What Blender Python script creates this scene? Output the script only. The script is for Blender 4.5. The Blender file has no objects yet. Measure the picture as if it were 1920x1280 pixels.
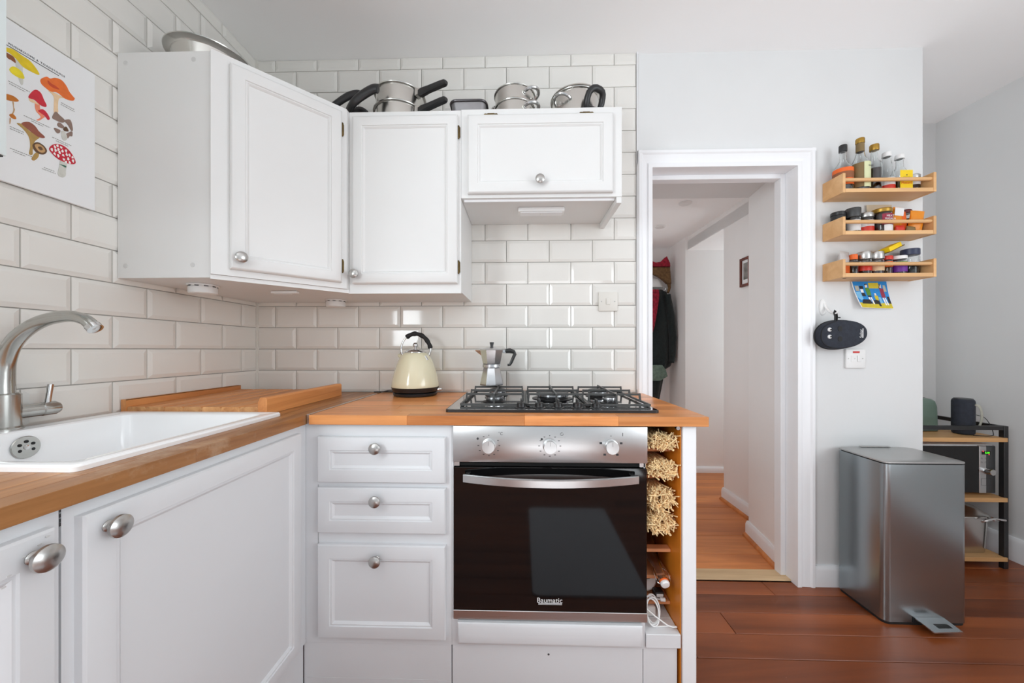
import bpy, bmesh, math, random
from mathutils import Vector, Matrix
random.seed(7)
SC = bpy.context.scene
COL = SC.collection
R = math.radians

# ---------------------------------------------------------------- camera, sky, daylight, added fill, exposure
cam_data = bpy.data.cameras.new('camera')
cam_data.sensor_width = 36.0
cam_data.lens = 12.56
cam_data.shift_y = 15 / 1920
cam_data.clip_start = 0.02
camera = bpy.data.objects.new('camera', cam_data)
camera.location = (0, 0, 1.088)
camera.rotation_euler = (R(90), 0, R(1.5))
COL.objects.link(camera)
SC.camera = camera

world = bpy.data.worlds.new('sky')
SC.world = world
world.use_nodes = True
world.node_tree.nodes['Background'].inputs[0].default_value = (0.86, 0.93, 1.0, 1)
world.node_tree.nodes['Background'].inputs[1].default_value = 0.35


def area_light(name, loc, rot, sx, sy, power, col=(1, 1, 1)):
    l = bpy.data.lights.new(name, 'AREA')
    l.shape = 'RECTANGLE'
    l.size, l.size_y = sx, sy
    l.energy = power
    l.color = col
    o = bpy.data.objects.new(name, l)
    o.location = loc
    o.rotation_euler = rot
    COL.objects.link(o)
    return o


# daylight from rear and left windows and the side room; other panels are added fill
DAY = (0.885, 0.958, 1.0)
area_light('daylight_rear_window', (0.62, -2.02, 1.40), (R(90), 0, 0), 2.3, 1.9, 4, DAY)
area_light('daylight_side_window', (-1.30, -0.72, 1.62), (0, R(-90), 0), 1.0, 1.0, 40, DAY)
area_light('added_right_window', (2.57, -0.75, 1.45), (0, R(90), 0), 1.2, 1.7, 37, DAY)  # right window added to light the left tiles and base doors
area_light('daylight_side_room', (2.5, 2.95, 1.2), (0, R(90), 0), 1.2, 0.4, 4.8, DAY)
area_light('added_hall_fill', (0.62, 3.0, 1.3), (0, R(-90), 0), 1.3, 0.9, 1.3, DAY)  # unseen panel added inside the hall to brighten it
area_light('added_right_uplight', (1.9, 0.2, 0.45), (R(180), 0, 0), 0.8, 0.8, 7.0, DAY)  # unseen uplight added for brightness, no lamp stands here
area_light('added_low_uplight', (0.35, -1.05, 0.06), (R(180), 0, 0), 1.3, 0.6, 13, DAY)  # unseen floor-level uplight added to lift the ceiling, no fitting

SC.view_settings.view_transform = 'Standard'
SC.view_settings.look = 'None'
SC.view_settings.gamma = 1
SC.view_settings.exposure = 0.06
SC.view_settings.use_curve_mapping = False
SC.cycles.use_denoising = True
SC.cycles.max_bounces = 14
SC.cycles.diffuse_bounces = 12
SC.cycles.glossy_bounces = 4
SC.cycles.transmission_bounces = 8
SC.cycles.transparent_max_bounces = 8
SC.cycles.caustics_reflective = False
SC.cycles.caustics_refractive = False


# ---------------------------------------------------------------- materials
def lin(c):
    return tuple(((v / 255) / 12.92 if v / 255 <= 0.04045 else ((v / 255 + 0.055) / 1.055) ** 2.4) for v in c) + (1,)


def base_mat(name):
    m = bpy.data.materials.new(name)
    m.use_nodes = True
    nt = m.node_tree
    return m, nt, nt.nodes['Principled BSDF']


def mat(name, rgb, rough=0.5, metal=0.0, var=0.03, scale=14.0, bump=0.0, bscale=120.0, trans=0.0, emit=0.0, ior=None,
        coat=0.0, rand=0.0, sheen=0.0):
    m, nt, p = base_mat(name)
    p.inputs['Roughness'].default_value = rough
    p.inputs['Metallic'].default_value = metal
    if ior:
        p.inputs['IOR'].default_value = ior
    if trans:
        p.inputs['Transmission Weight'].default_value = trans
        p.inputs['Base Color'].default_value = lin(rgb)
        return m
    if coat:
        p.inputs['Coat Weight'].default_value = coat
        p.inputs['Coat Roughness'].default_value = 0.08
    if sheen:
        p.inputs['Sheen Weight'].default_value = sheen
    tc = nt.nodes.new('ShaderNodeTexCoord')
    no = nt.nodes.new('ShaderNodeTexNoise')
    no.inputs['Scale'].default_value = scale
    no.inputs['Detail'].default_value = 3
    nt.links.new(tc.outputs['Object'], no.inputs['Vector'])
    mr = nt.nodes.new('ShaderNodeMapRange')
    mr.inputs['To Min'].default_value = 1 - var
    mr.inputs['To Max'].default_value = 1 + var
    mr.inputs['From Min'].default_value = 0.3
    mr.inputs['From Max'].default_value = 0.7
    nt.links.new(no.outputs['Fac'], mr.inputs['Value'])
    fac = mr.outputs[0]
    if rand:
        oi = nt.nodes.new('ShaderNodeObjectInfo')
        r2 = nt.nodes.new('ShaderNodeMapRange')
        r2.inputs['To Min'].default_value = 1 - rand
        r2.inputs['To Max'].default_value = 1 + rand * 0.4
        nt.links.new(oi.outputs['Random'], r2.inputs['Value'])
        mu = nt.nodes.new('ShaderNodeMath')
        mu.operation = 'MULTIPLY'
        nt.links.new(fac, mu.inputs[0])
        nt.links.new(r2.outputs[0], mu.inputs[1])
        fac = mu.outputs[0]
    hs = nt.nodes.new('ShaderNodeHueSaturation')
    hs.inputs['Color'].default_value = lin(rgb)
    nt.links.new(fac, hs.inputs['Value'])
    nt.links.new(hs.outputs[0], p.inputs['Base Color'])
    if emit:
        p.inputs['Emission Color'].default_value = lin(rgb)
        p.inputs['Emission Strength'].default_value = emit
    if bump:
        n2 = nt.nodes.new('ShaderNodeTexNoise')
        n2.inputs['Scale'].default_value = bscale
        nt.links.new(tc.outputs['Object'], n2.inputs['Vector'])
        b = nt.nodes.new('ShaderNodeBump')
        b.inputs['Strength'].default_value = bump
        b.inputs['Distance'].default_value = 0.002
        nt.links.new(n2.outputs['Fac'], b.inputs['Height'])
        nt.links.new(b.outputs[0], p.inputs['Normal'])
    return m


def wood(name, dark, light, axis=0, rough=0.45, grain=9.0, rand=0.18, bump=0.15, coat=0.0, wear=None, spec=None):
    m, nt, p = base_mat(name)
    tc = nt.nodes.new('ShaderNodeTexCoord')
    oi = nt.nodes.new('ShaderNodeObjectInfo')
    mp = nt.nodes.new('ShaderNodeMapping')
    s = [grain * 7, grain * 7, grain * 7]
    s[axis] = grain * 0.45
    mp.inputs['Scale'].default_value = s
    nt.links.new(tc.outputs['Object'], mp.inputs['Vector'])
    off = nt.nodes.new('ShaderNodeVectorMath')
    off.operation = 'SCALE'
    off.inputs[0].default_value = (37, 53, 71)
    nt.links.new(oi.outputs['Random'], off.inputs['Scale'])
    ad = nt.nodes.new('ShaderNodeVectorMath')
    nt.links.new(mp.outputs[0], ad.inputs[0])
    nt.links.new(off.outputs[0], ad.inputs[1])
    no = nt.nodes.new('ShaderNodeTexNoise')
    no.inputs['Scale'].default_value = 0.55
    no.inputs['Detail'].default_value = 6
    no.inputs['Roughness'].default_value = 0.62
    no.inputs['Distortion'].default_value = 0.6
    nt.links.new(ad.outputs[0], no.inputs['Vector'])
    cr = nt.nodes.new('ShaderNodeValToRGB')
    cr.color_ramp.elements[0].position = 0.32
    cr.color_ramp.elements[0].color = lin(dark)
    cr.color_ramp.elements[1].position = 0.68
    cr.color_ramp.elements[1].color = lin(light)
    nt.links.new(no.outputs['Fac'], cr.inputs['Fac'])
    hs = nt.nodes.new('ShaderNodeHueSaturation')
    mr = nt.nodes.new('ShaderNodeMapRange')
    mr.inputs['To Min'].default_value = 1 - rand
    mr.inputs['To Max'].default_value = 1 + rand
    nt.links.new(oi.outputs['Random'], mr.inputs['Value'])
    nt.links.new(mr.outputs[0], hs.inputs['Value'])
    nt.links.new(cr.outputs[0], hs.inputs['Color'])
    col = hs.outputs[0]
    if wear:
        n2 = nt.nodes.new('ShaderNodeTexNoise')
        n2.inputs['Scale'].default_value = wear[3] if len(wear) > 3 else 5.0
        n2.inputs['Detail'].default_value = 3 if len(wear) > 3 else 8
        n2.inputs['Roughness'].default_value = 0.7
        nt.links.new(tc.outputs['Object'], n2.inputs['Vector'])
        c2 = nt.nodes.new('ShaderNodeValToRGB')
        c2.color_ramp.elements[0].position = wear[1]
        c2.color_ramp.elements[0].color = (0, 0, 0, 1)
        c2.color_ramp.elements[1].position = wear[1] + 0.08
        c2.color_ramp.elements[1].color = (wear[2],) * 3 + (1,)
        nt.links.new(n2.outputs['Fac'], c2.inputs['Fac'])
        mx = nt.nodes.new('ShaderNodeMixRGB')
        mx.inputs[2].default_value = lin(wear[0])
        nt.links.new(c2.outputs[0], mx.inputs[0])
        nt.links.new(col, mx.inputs[1])
        col = mx.outputs[0]
    nt.links.new(col, p.inputs['Base Color'])
    p.inputs['Roughness'].default_value = rough
    if spec is not None:
        p.inputs['Specular IOR Level'].default_value = spec
    if coat:
        p.inputs['Coat Weight'].default_value = coat
        p.inputs['Coat Roughness'].default_value = 0.18
    b = nt.nodes.new('ShaderNodeBump')
    b.inputs['Strength'].default_value = bump
    b.inputs['Distance'].default_value = 0.002
    nt.links.new(no.outputs['Fac'], b.inputs['Height'])
    nt.links.new(b.outputs[0], p.inputs['Normal'])
    return m


def brushed(name, rgb, rough=0.3, axis=2, amt=0.08):
    m, nt, p = base_mat(name)
    p.inputs['Metallic'].default_value = 1.0
    p.inputs['Base Color'].default_value = lin(rgb)
    tc = nt.nodes.new('ShaderNodeTexCoord')
    mp = nt.nodes.new('ShaderNodeMapping')
    s = [900.0] * 3
    s[axis] = 6.0
    mp.inputs['Scale'].default_value = s
    no = nt.nodes.new('ShaderNodeTexNoise')
    no.inputs['Scale'].default_value = 1.0
    nt.links.new(tc.outputs['Object'], mp.inputs['Vector'])
    nt.links.new(mp.outputs[0], no.inputs['Vector'])
    mr = nt.nodes.new('ShaderNodeMapRange')
    mr.inputs['To Min'].default_value = rough - amt
    mr.inputs['To Max'].default_value = rough + amt
    nt.links.new(no.outputs['Fac'], mr.inputs['Value'])
    nt.links.new(mr.outputs[0], p.inputs['Roughness'])
    return m


M = {
    'wall': mat('painted_plaster', (220, 221, 221), 0.85, var=0.012, scale=3, bump=0.08, bscale=60),
    'ceiling': mat('ceiling_paint', (249, 249, 249), 0.9, var=0.012, scale=2, bump=0.08, bscale=50),
    'hallwall': mat('hall_plaster', (240, 239, 238), 0.85, var=0.015, scale=3, bump=0.1, bscale=60),
    'gloss': mat('white_gloss_paint', (238, 239, 241), 0.35, var=0.01, scale=4),
    'cab': mat('white_cabinet_paint', (225, 225, 224), 0.38, var=0.01, scale=4),
    'base': mat('pale_grey_cabinet_paint', (220, 221, 223), 0.42, var=0.012, scale=5),
    'tile': mat('glazed_tile', (229, 227, 222), 0.07, var=0.01, scale=8, rand=0.03),
    'grout': mat('grey_grout', (170, 168, 164), 0.9, var=0.05, scale=40),
    'stave': wood('oiled_oak', (190, 114, 58), (238, 164, 100), 0, 0.3, 5, 0.16, 0.08),
    'stave_y': wood('oiled_oak_left', (132, 84, 44), (188, 132, 80), 1, 0.36, 5, 0.16, 0.08, wear=((206, 184, 156), 0.58, 0.28)),
    'joint': mat('dark_joint', (70, 40, 22), 0.8),
    'board': wood('board_oak', (186, 116, 62), (228, 160, 98), 1, 0.45, 5, 0.1, 0.1),
    'board_end': wood('board_end_grain', (190, 130, 78), (232, 180, 124), 1, 0.6, 9, 0.1, 0.2),
    'floor': wood('stained_floorboard', (100, 48, 22), (156, 84, 44), 0, 0.33, 1.5, 0.12, 0.12, wear=((206, 160, 126), 0.71, 0.6, 42.0)),
    'hallfloor': wood('hall_floorboard', (172, 100, 50), (222, 142, 80), 0, 0.4, 3, 0.16, 0.15),
    'subfloor': mat('dark_gap', (34, 18, 12), 0.9),
    'strip': wood('pale_oak_strip', (190, 158, 118), (216, 188, 148), 0, 0.5, 5, 0.05, 0.1),
    'shelf': wood('beech', (204, 156, 104), (224, 180, 128), 0, 0.5, 4, 0.06, 0.06),
    'rackwood': wood('varnished_pine', (196, 108, 26), (226, 142, 48), 2, 0.3, 3, 0.05, 0.06),
    'slat': wood('rough_pine', (196, 120, 74), (226, 160, 112), 0, 0.6, 6, 0.1, 0.1),
    'unitwood': wood('pale_shelf_board', (190, 140, 88), (222, 176, 120), 0, 0.5, 5, 0.08, 0.1),
    'nickel': brushed('brushed_nickel', (190, 188, 185), 0.3, 0, 0.06),
    'chrome': mat('chrome', (214, 214, 214), 0.08, 1.0, var=0.01),
    'tapmetal': mat('worn_chrome', (186, 186, 182), 0.2, 1.0, var=0.05, scale=30),
    'steel': brushed('pan_steel', (205, 203, 198), 0.22, 2, 0.05),
    'oven': brushed('oven_steel', (206, 206, 206), 0.3, 0, 0.05),
    'binsteel': brushed('bin_steel', (158, 166, 169), 0.25, 2, 0.004),
    'binlid': brushed('bin_lid_steel', (186, 186, 185), 0.34, 1, 0.015),
    'alu': mat('cast_aluminium', (205, 206, 208), 0.24, 1.0, var=0.04, scale=30),
    'hinge': mat('tarnished_brass', (110, 92, 58), 0.4, 0.9, var=0.2, scale=80),
    'blackglass': mat('black_oven_glass', (12, 12, 13), 0.06, var=0.02),
    'hobglass': mat('black_hob_glass', (14, 14, 15), 0.035, var=0.02, ior=1.75),
    'hobsteel': mat('polished_hob_plate', (196, 197, 198), 0.06, 1.0, var=0.01),
    'iron': mat('cast_iron', (74, 74, 73), 0.42, 0.0, var=0.1, scale=60, bump=0.1),
    'black': mat('black_plastic', (34, 34, 35), 0.38, var=0.05),
    'rubber': mat('black_rubber', (24, 24, 24), 0.7),
    'darkgrey': mat('dark_grey_plastic', (62, 63, 64), 0.45),
    'cream': mat('cream_enamel', (226, 220, 190), 0.16, var=0.01, coat=0.4),
    'sink': mat('white_ceramic', (242, 243, 244), 0.12, var=0.005),
    'plastic': mat('white_plastic', (232, 232, 231), 0.35, var=0.01),
    'ivory': mat('ivory_plastic', (222, 219, 212), 0.4, var=0.01),
    'paper': mat('white_board', (234, 235, 236), 0.6, var=0.008),
    'bluewhite': mat('white_door_blue_daylight', (222, 232, 232), 0.5, var=0.01),  # white door with the blue of window light put into its colour
    'ink': mat('dark_ink', (60, 60, 62), 0.7),
    'print': mat('white_print', (226, 226, 226), 0.5),
    'red': mat('red_plastic', (206, 30, 24), 0.3),
    'glass': mat('clear_glass', (250, 252, 252), 0.02, trans=1.0, ior=1.45),
    'straw': mat('straw', (238, 210, 160), 0.7, var=0.22, scale=90),
    'fabric': mat('dark_green_wool', (22, 32, 32), 0.95, var=0.35, scale=60, bump=0.6, bscale=200, sheen=0.2),
    'redfab': mat('red_scarf_wool', (150, 30, 50), 0.95, var=0.5, scale=50, bump=0.5, bscale=180),
    'brownfab': mat('brown_bag_cloth', (110, 82, 52), 0.95, var=0.3, scale=50, bump=0.4),
    'greenfab': mat('sage_cloth', (104, 124, 112), 0.9, var=0.25, scale=40),
    'neoprene': mat('dark_neoprene', (40, 44, 54), 0.85, var=0.2, scale=60, bump=0.5, bscale=260),
    'sage': mat('sage_enamel', (104, 124, 112), 0.35),
    'gold': mat('gold_cap', (176, 138, 60), 0.35, 0.7),
    'darkred': mat('dark_red_lid', (92, 30, 32), 0.4),
    'navy': mat('navy_lid', (48, 56, 82), 0.4),
    'orange': mat('orange_print', (232, 104, 30), 0.5),
    'amber': mat('amber_packet', (226, 138, 20), 0.35, var=0.1),
    'yellow': mat('yellow_label', (242, 206, 8), 0.45),
    'cola': mat('dark_sauce', (44, 22, 18), 0.2),
    'redsauce': mat('red_vinegar', (104, 26, 18), 0.15),
    'chilli': mat('chilli_red', (206, 50, 30), 0.4),
    'labelgreen': mat('pale_green_label', (216, 220, 176), 0.6),
    'labelbrown': mat('brown_label', (128, 106, 66), 0.6),
    'labelcream': mat('cream_label', (222, 190, 150), 0.6),
    'purple': mat('purple_label', (112, 44, 150), 0.5),
    'leaf': mat('green_label', (104, 160, 50), 0.5),
    'spice': mat('red_brown_spice', (170, 92, 58), 0.9, var=0.15, scale=90),
    'seeds': mat('dark_seeds', (86, 76, 66), 0.9, var=0.4, scale=300),
    'herb': mat('dried_herb', (110, 106, 66), 0.9, var=0.3, scale=200),
    'jam': mat('dark_paste', (88, 50, 46), 0.4),
    'kraft': mat('kraft_paper', (206, 188, 162), 0.8, var=0.05),
    'foil': mat('crumpled_foil', (196, 192, 190), 0.45, 0.3, var=0.12, scale=50, bump=0.8, bscale=90),
    'green_led': mat('green_led', (90, 255, 40), 0.5, emit=2.0),
    'red_led': mat('red_led', (255, 60, 90), 0.5, emit=1.5),
    'frame_red': wood('red_brown_frame', (86, 36, 24), (122, 56, 38), 2, 0.4, 5, 0, 0.05),
    'greymat': mat('grey_mat_weave', (196, 196, 200), 0.95, var=0.06, scale=200, bump=0.4),
    'photo': mat('grey_photo', (130, 128, 124), 0.5, var=0.5, scale=25),
    'tin': mat('dark_tin', (92, 88, 90), 0.35, 0.8, var=0.08, scale=30),
    'tinside': mat('grey_tin_side', (150, 148, 150), 0.4, 0.7, var=0.05, scale=30),
    'taupe': mat('taupe_spot', (208, 208, 207), 0.5),
}
for nm, c in (('yellow_ink', (226, 196, 30)), ('yellow2_ink', (234, 214, 40)), ('brown_ink', (140, 84, 50)), ('cream_ink', (232, 200, 160)),
              ('orange_ink', (230, 112, 44)), ('dorange_ink', (196, 72, 36)), ('salmon_ink', (238, 142, 108)), ('red_ink', (202, 40, 56)),
              ('brown2_ink', (190, 112, 34)), ('tan_ink', (196, 154, 104)), ('tan2_ink', (176, 142, 80)), ('dbrown_ink', (150, 84, 66)),
              ('umber_ink', (98, 70, 46)), ('gbrown_ink', (140, 116, 104)), ('grey_ink', (206, 206, 198)), ('green_ink', (40, 96, 76)),
              ('crimson_ink', (196, 30, 52)), ('blue_ink', (24, 132, 206)), ('ltblue_ink', (120, 186, 226)), ('black_ink', (28, 26, 30)),
              ('lime_ink', (84, 140, 44)), ('skin_ink', (236, 222, 208)), ('maroon_ink', (150, 40, 66)), ('ochre_ink', (206, 186, 40)),
              ('taupe_ink', (150, 148, 144)), ('grey2_ink', (176, 176, 164)), ('white_ink', (240, 240, 238))):
    M[nm] = mat(nm, c, 0.6, var=0.08, scale=70)


# ---------------------------------------------------------------- mesh helpers
ORG = {}


def frame(o, n, up=None):
    """matrix whose local z runs along n"""
    n = Vector(n).normalized()
    u = Vector(up) if up else (Vector((0, 0, 1)) if abs(n.z) < 0.9 else Vector((1, 0, 0)))
    x = u.cross(n).normalized()
    y = n.cross(x)
    m = Matrix((x, y, n)).transposed().to_4x4()
    m.translation = Vector(o)
    return m


class MB:
    def __init__(self):
        self.bm = bmesh.new()
        self.mi = 0

    def slot(self, i):
        self._tag()
        self.mi = i
        return self

    def _tag(self):
        for f in self.bm.faces:
            if not f.tag:
                f.material_index = self.mi
                f.tag = True

    def box(self, x0, x1, y0, y1, z0, z1, bev=0.0, seg=2, mtx=None):
        c = ((x0 + x1) / 2, (y0 + y1) / 2, (z0 + z1) / 2)
        m = Matrix.Translation(c) @ Matrix.Diagonal((x1 - x0, y1 - y0, z1 - z0, 1))
        r = bmesh.ops.create_cube(self.bm, size=1, matrix=m)
        vs = r['verts']
        if bev:
            es = list({e for v in vs for e in v.link_edges})
            rr = bmesh.ops.bevel(self.bm, geom=es, offset=bev, segments=seg, affect='EDGES', profile=0.5)
            vs = list({v for f in rr['faces'] for v in f.verts} | {v for v in vs if v.is_valid})
        if mtx:
            bmesh.ops.transform(self.bm, matrix=mtx, verts=[v for v in vs if v.is_valid])
        return self

    def poly(self, pts):
        self.bm.faces.new([self.bm.verts.new(p) for p in pts])
        return self

    def rings(self, rings, closed=True, cap=True, loop=False):
        vs = [[self.bm.verts.new(p) for p in r] for r in rings]
        n = len(vs[0])
        pairs = list(zip(vs[:-1], vs[1:]))
        if loop:
            pairs.append((vs[-1], vs[0]))
        for a, b in pairs:
            for i in range(n if closed else n - 1):
                j = (i + 1) % n
                self.bm.faces.new((a[i], a[j], b[j], b[i]))
        if cap and not loop and closed:
            self.bm.faces.new(vs[0][::-1])
            self.bm.faces.new(vs[-1])
        return self

    def lathe(self, prof, o=(0, 0, 0), n=(0, 0, 1), seg=28, sx=1.0, sy=1.0, up=None, cap=True, phase=0.0):
        m = frame(o, n, up)
        rs = []
        for r, h in prof:
            r = max(r, 1e-5)
            rs.append([m @ Vector((r * sx * math.cos(phase + 2 * math.pi * i / seg), r * sy * math.sin(phase + 2 * math.pi * i / seg), h)) for i in range(seg)])
        return self.rings(rs, cap=cap)

    def cyl(self, r, o, n, h, seg=24, bev=0.0):
        if bev:
            return self.lathe([(r - bev, 0), (r, bev), (r, h - bev), (r - bev, h)], o, n, seg)
        return self.lathe([(r, 0), (r, h)], o, n, seg)

    def tube(self, pts, r, seg=8, closed=False, flat=1.0, up=None):
        pts = [Vector(p) for p in pts]
        n = len(pts)
        rs = []
        prev = None
        for i in range(n):
            if closed:
                t = pts[(i + 1) % n] - pts[i - 1]
            else:
                t = pts[min(i + 1, n - 1)] - pts[max(i - 1, 0)]
            t.normalize()
            if prev is None:
                u = Vector(up) if up else (Vector((0, 0, 1)) if abs(t.z) < 0.9 else Vector((1, 0, 0)))
            else:
                u = prev
            x = (u - t * u.dot(t)).normalized()
            prev = x
            y = t.cross(x)
            rr = r[i] if isinstance(r, (list, tuple)) else r
            rs.append([pts[i] + x * (rr * math.cos(2 * math.pi * k / seg)) + y * (rr * flat * math.sin(2 * math.pi * k / seg)) for k in range(seg)])
        return self.rings(rs, loop=closed)

    def prism(self, pts, fn, d0, d1):
        """pts 2-D outline, fn(u, v, d) -> 3-D"""
        return self.rings([[fn(u, v, d0) for u, v in pts], [fn(u, v, d1) for u, v in pts]])

    def panel(self, o, U, V, N, w, h, prof):
        """framed door or drawer front: nested rectangles at (inset, height)"""
        o, U, V, N = Vector(o), Vector(U), Vector(V), Vector(N)
        rs = []
        for ins, d in prof:
            rs.append([o + U * a + V * b + N * d for a, b in ((ins, ins), (w - ins, ins), (w - ins, h - ins), (ins, h - ins))])
        return self.rings(rs)

    def build(self, name, m, parent=None, world=True, smooth=True):
        self._tag()
        bmesh.ops.recalc_face_normals(self.bm, faces=self.bm.faces)
        me = bpy.data.meshes.new(name)
        o = bpy.data.objects.new(name, me)
        off = Vector((0, 0, 0))
        if parent is not None and world:
            off = ORG.get(parent.name, Vector((0, 0, 0)))
            bmesh.ops.translate(self.bm, verts=self.bm.verts, vec=-off)
        self.bm.to_mesh(me)
        self.bm.free()
        for x in (m if isinstance(m, (list, tuple)) else [m]):
            me.materials.append(M[x] if isinstance(x, str) else x)
        if smooth:
            me.shade_smooth()
            me.set_sharp_from_angle(angle=R(32))
        if parent is not None:
            o.parent = parent
            ORG[o.name] = off
        COL.objects.link(o)
        return o


def B():
    return MB()


def tag(o, label=None, cat=None, group=None, kind=None):
    if label:
        o['label'] = label
    if cat:
        o['category'] = cat
    if group:
        o['group'] = group
    if kind:
        o['kind'] = kind
    return o


def thing(name, label, cat, loc=(0, 0, 0), group=None, rot=(0, 0, 0)):
    o = bpy.data.objects.new(name, None)
    o.empty_display_size = 0.05
    o.location = loc
    o.rotation_euler = rot
    COL.objects.link(o)
    ORG[o.name] = Vector(loc)
    return tag(o, label, cat, group)


def copy_tree(o, parent=None):
    c = o.copy()
    COL.objects.link(c)
    if parent is not None:
        c.parent = parent
    ORG[c.name] = Vector(c.location) if parent is None else ORG.get(o.name, Vector())
    for ch in list(o.children):
        copy_tree(ch, c)
    return c


def setting(name, mb, m, parent=None):
    o = mb.build(name, m, parent)
    o['kind'] = 'structure'
    return o


def text(body, size, m, parent, o, U, V, extrude=0.0003, align='CENTER', name='lettering', sx=1.0, spacing=1.0):
    cu = bpy.data.curves.new(name, 'FONT')
    cu.body = body
    cu.size = size
    cu.extrude = extrude
    cu.align_x = align
    cu.align_y = 'CENTER'
    cu.space_character = spacing
    cu.resolution_u = 3
    t = bpy.data.objects.new('tmp', cu)
    COL.objects.link(t)
    dg = bpy.context.evaluated_depsgraph_get()
    me = bpy.data.meshes.new_from_object(t.evaluated_get(dg))
    bpy.data.objects.remove(t)
    U, V = Vector(U).normalized(), Vector(V).normalized()
    N = U.cross(V)
    mx = Matrix((U, V, N)).transposed().to_4x4() @ Matrix.Diagonal((sx, 1, 1, 1))
    off = ORG.get(parent.name, Vector((0, 0, 0)))
    mx.translation = Vector(o) - off
    if sx != 1.0:
        mx = Matrix.Translation(Vector(o) - off) @ (Matrix((U, V, N)).transposed().to_4x4() @ Matrix.Diagonal((sx, 1, 1, 1)))
    me.transform(mx)
    me.materials.clear()
    me.materials.append(M[m])
    ob = bpy.data.objects.new(name, me)
    ob.parent = parent
    ORG[ob.name] = off
    COL.objects.link(ob)
    return ob


def arc(c, r, a0, a1, n, plane='xz', ry=None):
    ry = ry or r
    out = []
    for i in range(n + 1):
        a = R(a0 + (a1 - a0) * i / n)
        p, q = r * math.cos(a), ry * math.sin(a)
        c3 = Vector(c)
        out.append(c3 + (Vector((p, 0, q)) if plane == 'xz' else Vector((0, p, q)) if plane == 'yz' else Vector((p, q, 0))))
    return out


def spline(pts, n=6, closed=False):
    pts = [Vector(p) for p in pts]
    k = len(pts)
    out = []
    rng = range(k if closed else k - 1)
    for i in rng:
        p1, p2 = pts[i], pts[(i + 1) % k]
        p0 = pts[i - 1] if (closed or i > 0) else p1
        p3 = pts[(i + 2) % k] if (closed or i + 2 < k) else p2
        for j in range(n):
            t = j / n
            out.append(0.5 * ((2 * p1) + (p2 - p0) * t + (2 * p0 - 5 * p1 + 4 * p2 - p3) * t * t + (3 * p1 - p0 - 3 * p2 + p3) * t ** 3))
    if not closed:
        out.append(pts[-1])
    return out


# ---------------------------------------------------------------- setting
CEIL = 2.475
XL, W = -1.274, 1.69

sub = B().box(-1.40, 2.70, -2.10, 3.80, -0.12, -0.022)
floor = setting('floor', sub, 'subfloor')


def plank_mesh(name, L, Wd, m):
    b = B().box(0, L, 0, Wd - 0.0025, -0.022, 0, 0.0012, 1)
    b.bm.verts.ensure_lookup_table()
    me_o = b.build(name, m)
    return me_o


PITCH = 0.112
protos = {}
rows = range(-32, 7)
for i in rows:
    y0 = 1.616 + PITCH * i - PITCH
    if y0 < -2.0 or y0 > 2.26:
        continue
    x = XL if y0 < 1.65 else 1.843
    wid = PITCH if not 1.6 < y0 < 1.65 else 0.0915
    end = 2.545
    first = True
    while x < end - 0.01:
        L = random.choice((2.4, 3.0, 3.6))
        if first:
            L *= random.uniform(0.5, 1.0)
            first = False
        L = min(L, end - x)
        if end - x - L < 0.9:
            L = end - x
        o = plank_mesh('plank', L - 0.002, wid, 'floor')
        o.parent = floor
        o.location = (x, y0, random.uniform(-0.0007, 0.0005))
        x += L
for xa, xb in ((1.843, 2.545),):
    o = plank_mesh('plank', xb - xa, 0.0215, 'floor')
    o.parent = floor
    o.location = (xa, 1.7065, 0)
hall_floor = setting('floor', B().box(0.46, 2.6, 1.79, 3.56, -0.0215, -0.021), 'subfloor')
for y0, y1 in ((1.793, 1.934), (1.934, 2.125), (2.125, 2.32), (2.32, 2.50), (2.50, 2.66), (2.66, 2.85), (2.85, 3.02), (3.02, 3.2), (3.2, 3.38), (3.38, 3.55)):
    x = 0.46
    cut = random.uniform(1.5, 2.2)
    for xa, xb in ((x, cut), (cut, 2.6)):
        o = B().box(0, xb - xa - 0.002, 0, y1 - y0 - 0.002, -0.021, 0, 0.0012, 1).build('plank', 'hallfloor')
        o.parent = hall_floor
        o.location = (xa, y0, random.uniform(-0.0006, 0.0004))
setting('trim_1', B().box(0.59, 1.281, 1.708, 1.79, 0.0, 0.008, 0.003, 1), 'strip')

setting('ceiling', B().box(-1.40, 2.70, -2.10, 2.40, CEIL, CEIL + 0.1), 'ceiling')
setting('ceiling', B().box(0.40, 1.475, 2.13, 3.60, 2.085, 2.16), 'ceiling')
setting('ceiling', B().box(1.475, 2.70, 2.36, 3.40, 1.968, 2.05), 'ceiling')
setting('ceiling', B().box(0.45, 1.40, 1.80, 2.13, 1.977, 2.16), 'wall')

# left wall with its window opening (behind the camera), back wall and the wall with the doorway
lw = B()
lw.box(XL - 0.12, XL, 0.0, W + 0.1, 0, CEIL).box(XL - 0.12, XL, -2.10, -1.32, 0, CEIL)
lw.box(XL - 0.12, XL, -1.32, 0.0, 0, 1.05).box(XL - 0.12, XL, -1.32, 0.0, 2.2, CEIL)
wall_left = setting('wall_left', lw, 'grout')
wall_back = setting('wall_back', B().box(XL, 0.54, W, W + 0.11, 0, CEIL), 'grout')
wd = B()
wd.box(0.54, 0.588, W, W + 0.11, 0, CEIL).box(1.283, 1.843, W, W + 0.11, 0, CEIL).box(0.588, 1.283, W, W + 0.11, 1.95, CEIL)
setting('wall_doorway', wd, 'wall')
ow = [(1.283, 1.80), (1.332, 2.13), (1.475, 2.13), (1.475, 2.643), (1.60, 2.643), (1.60, 2.262), (1.843, 2.262), (1.843, 1.80)]
setting('wall_passage', B().prism(ow, lambda u, v, d: Vector((u, v, d)), 0, CEIL), 'hallwall')
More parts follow.
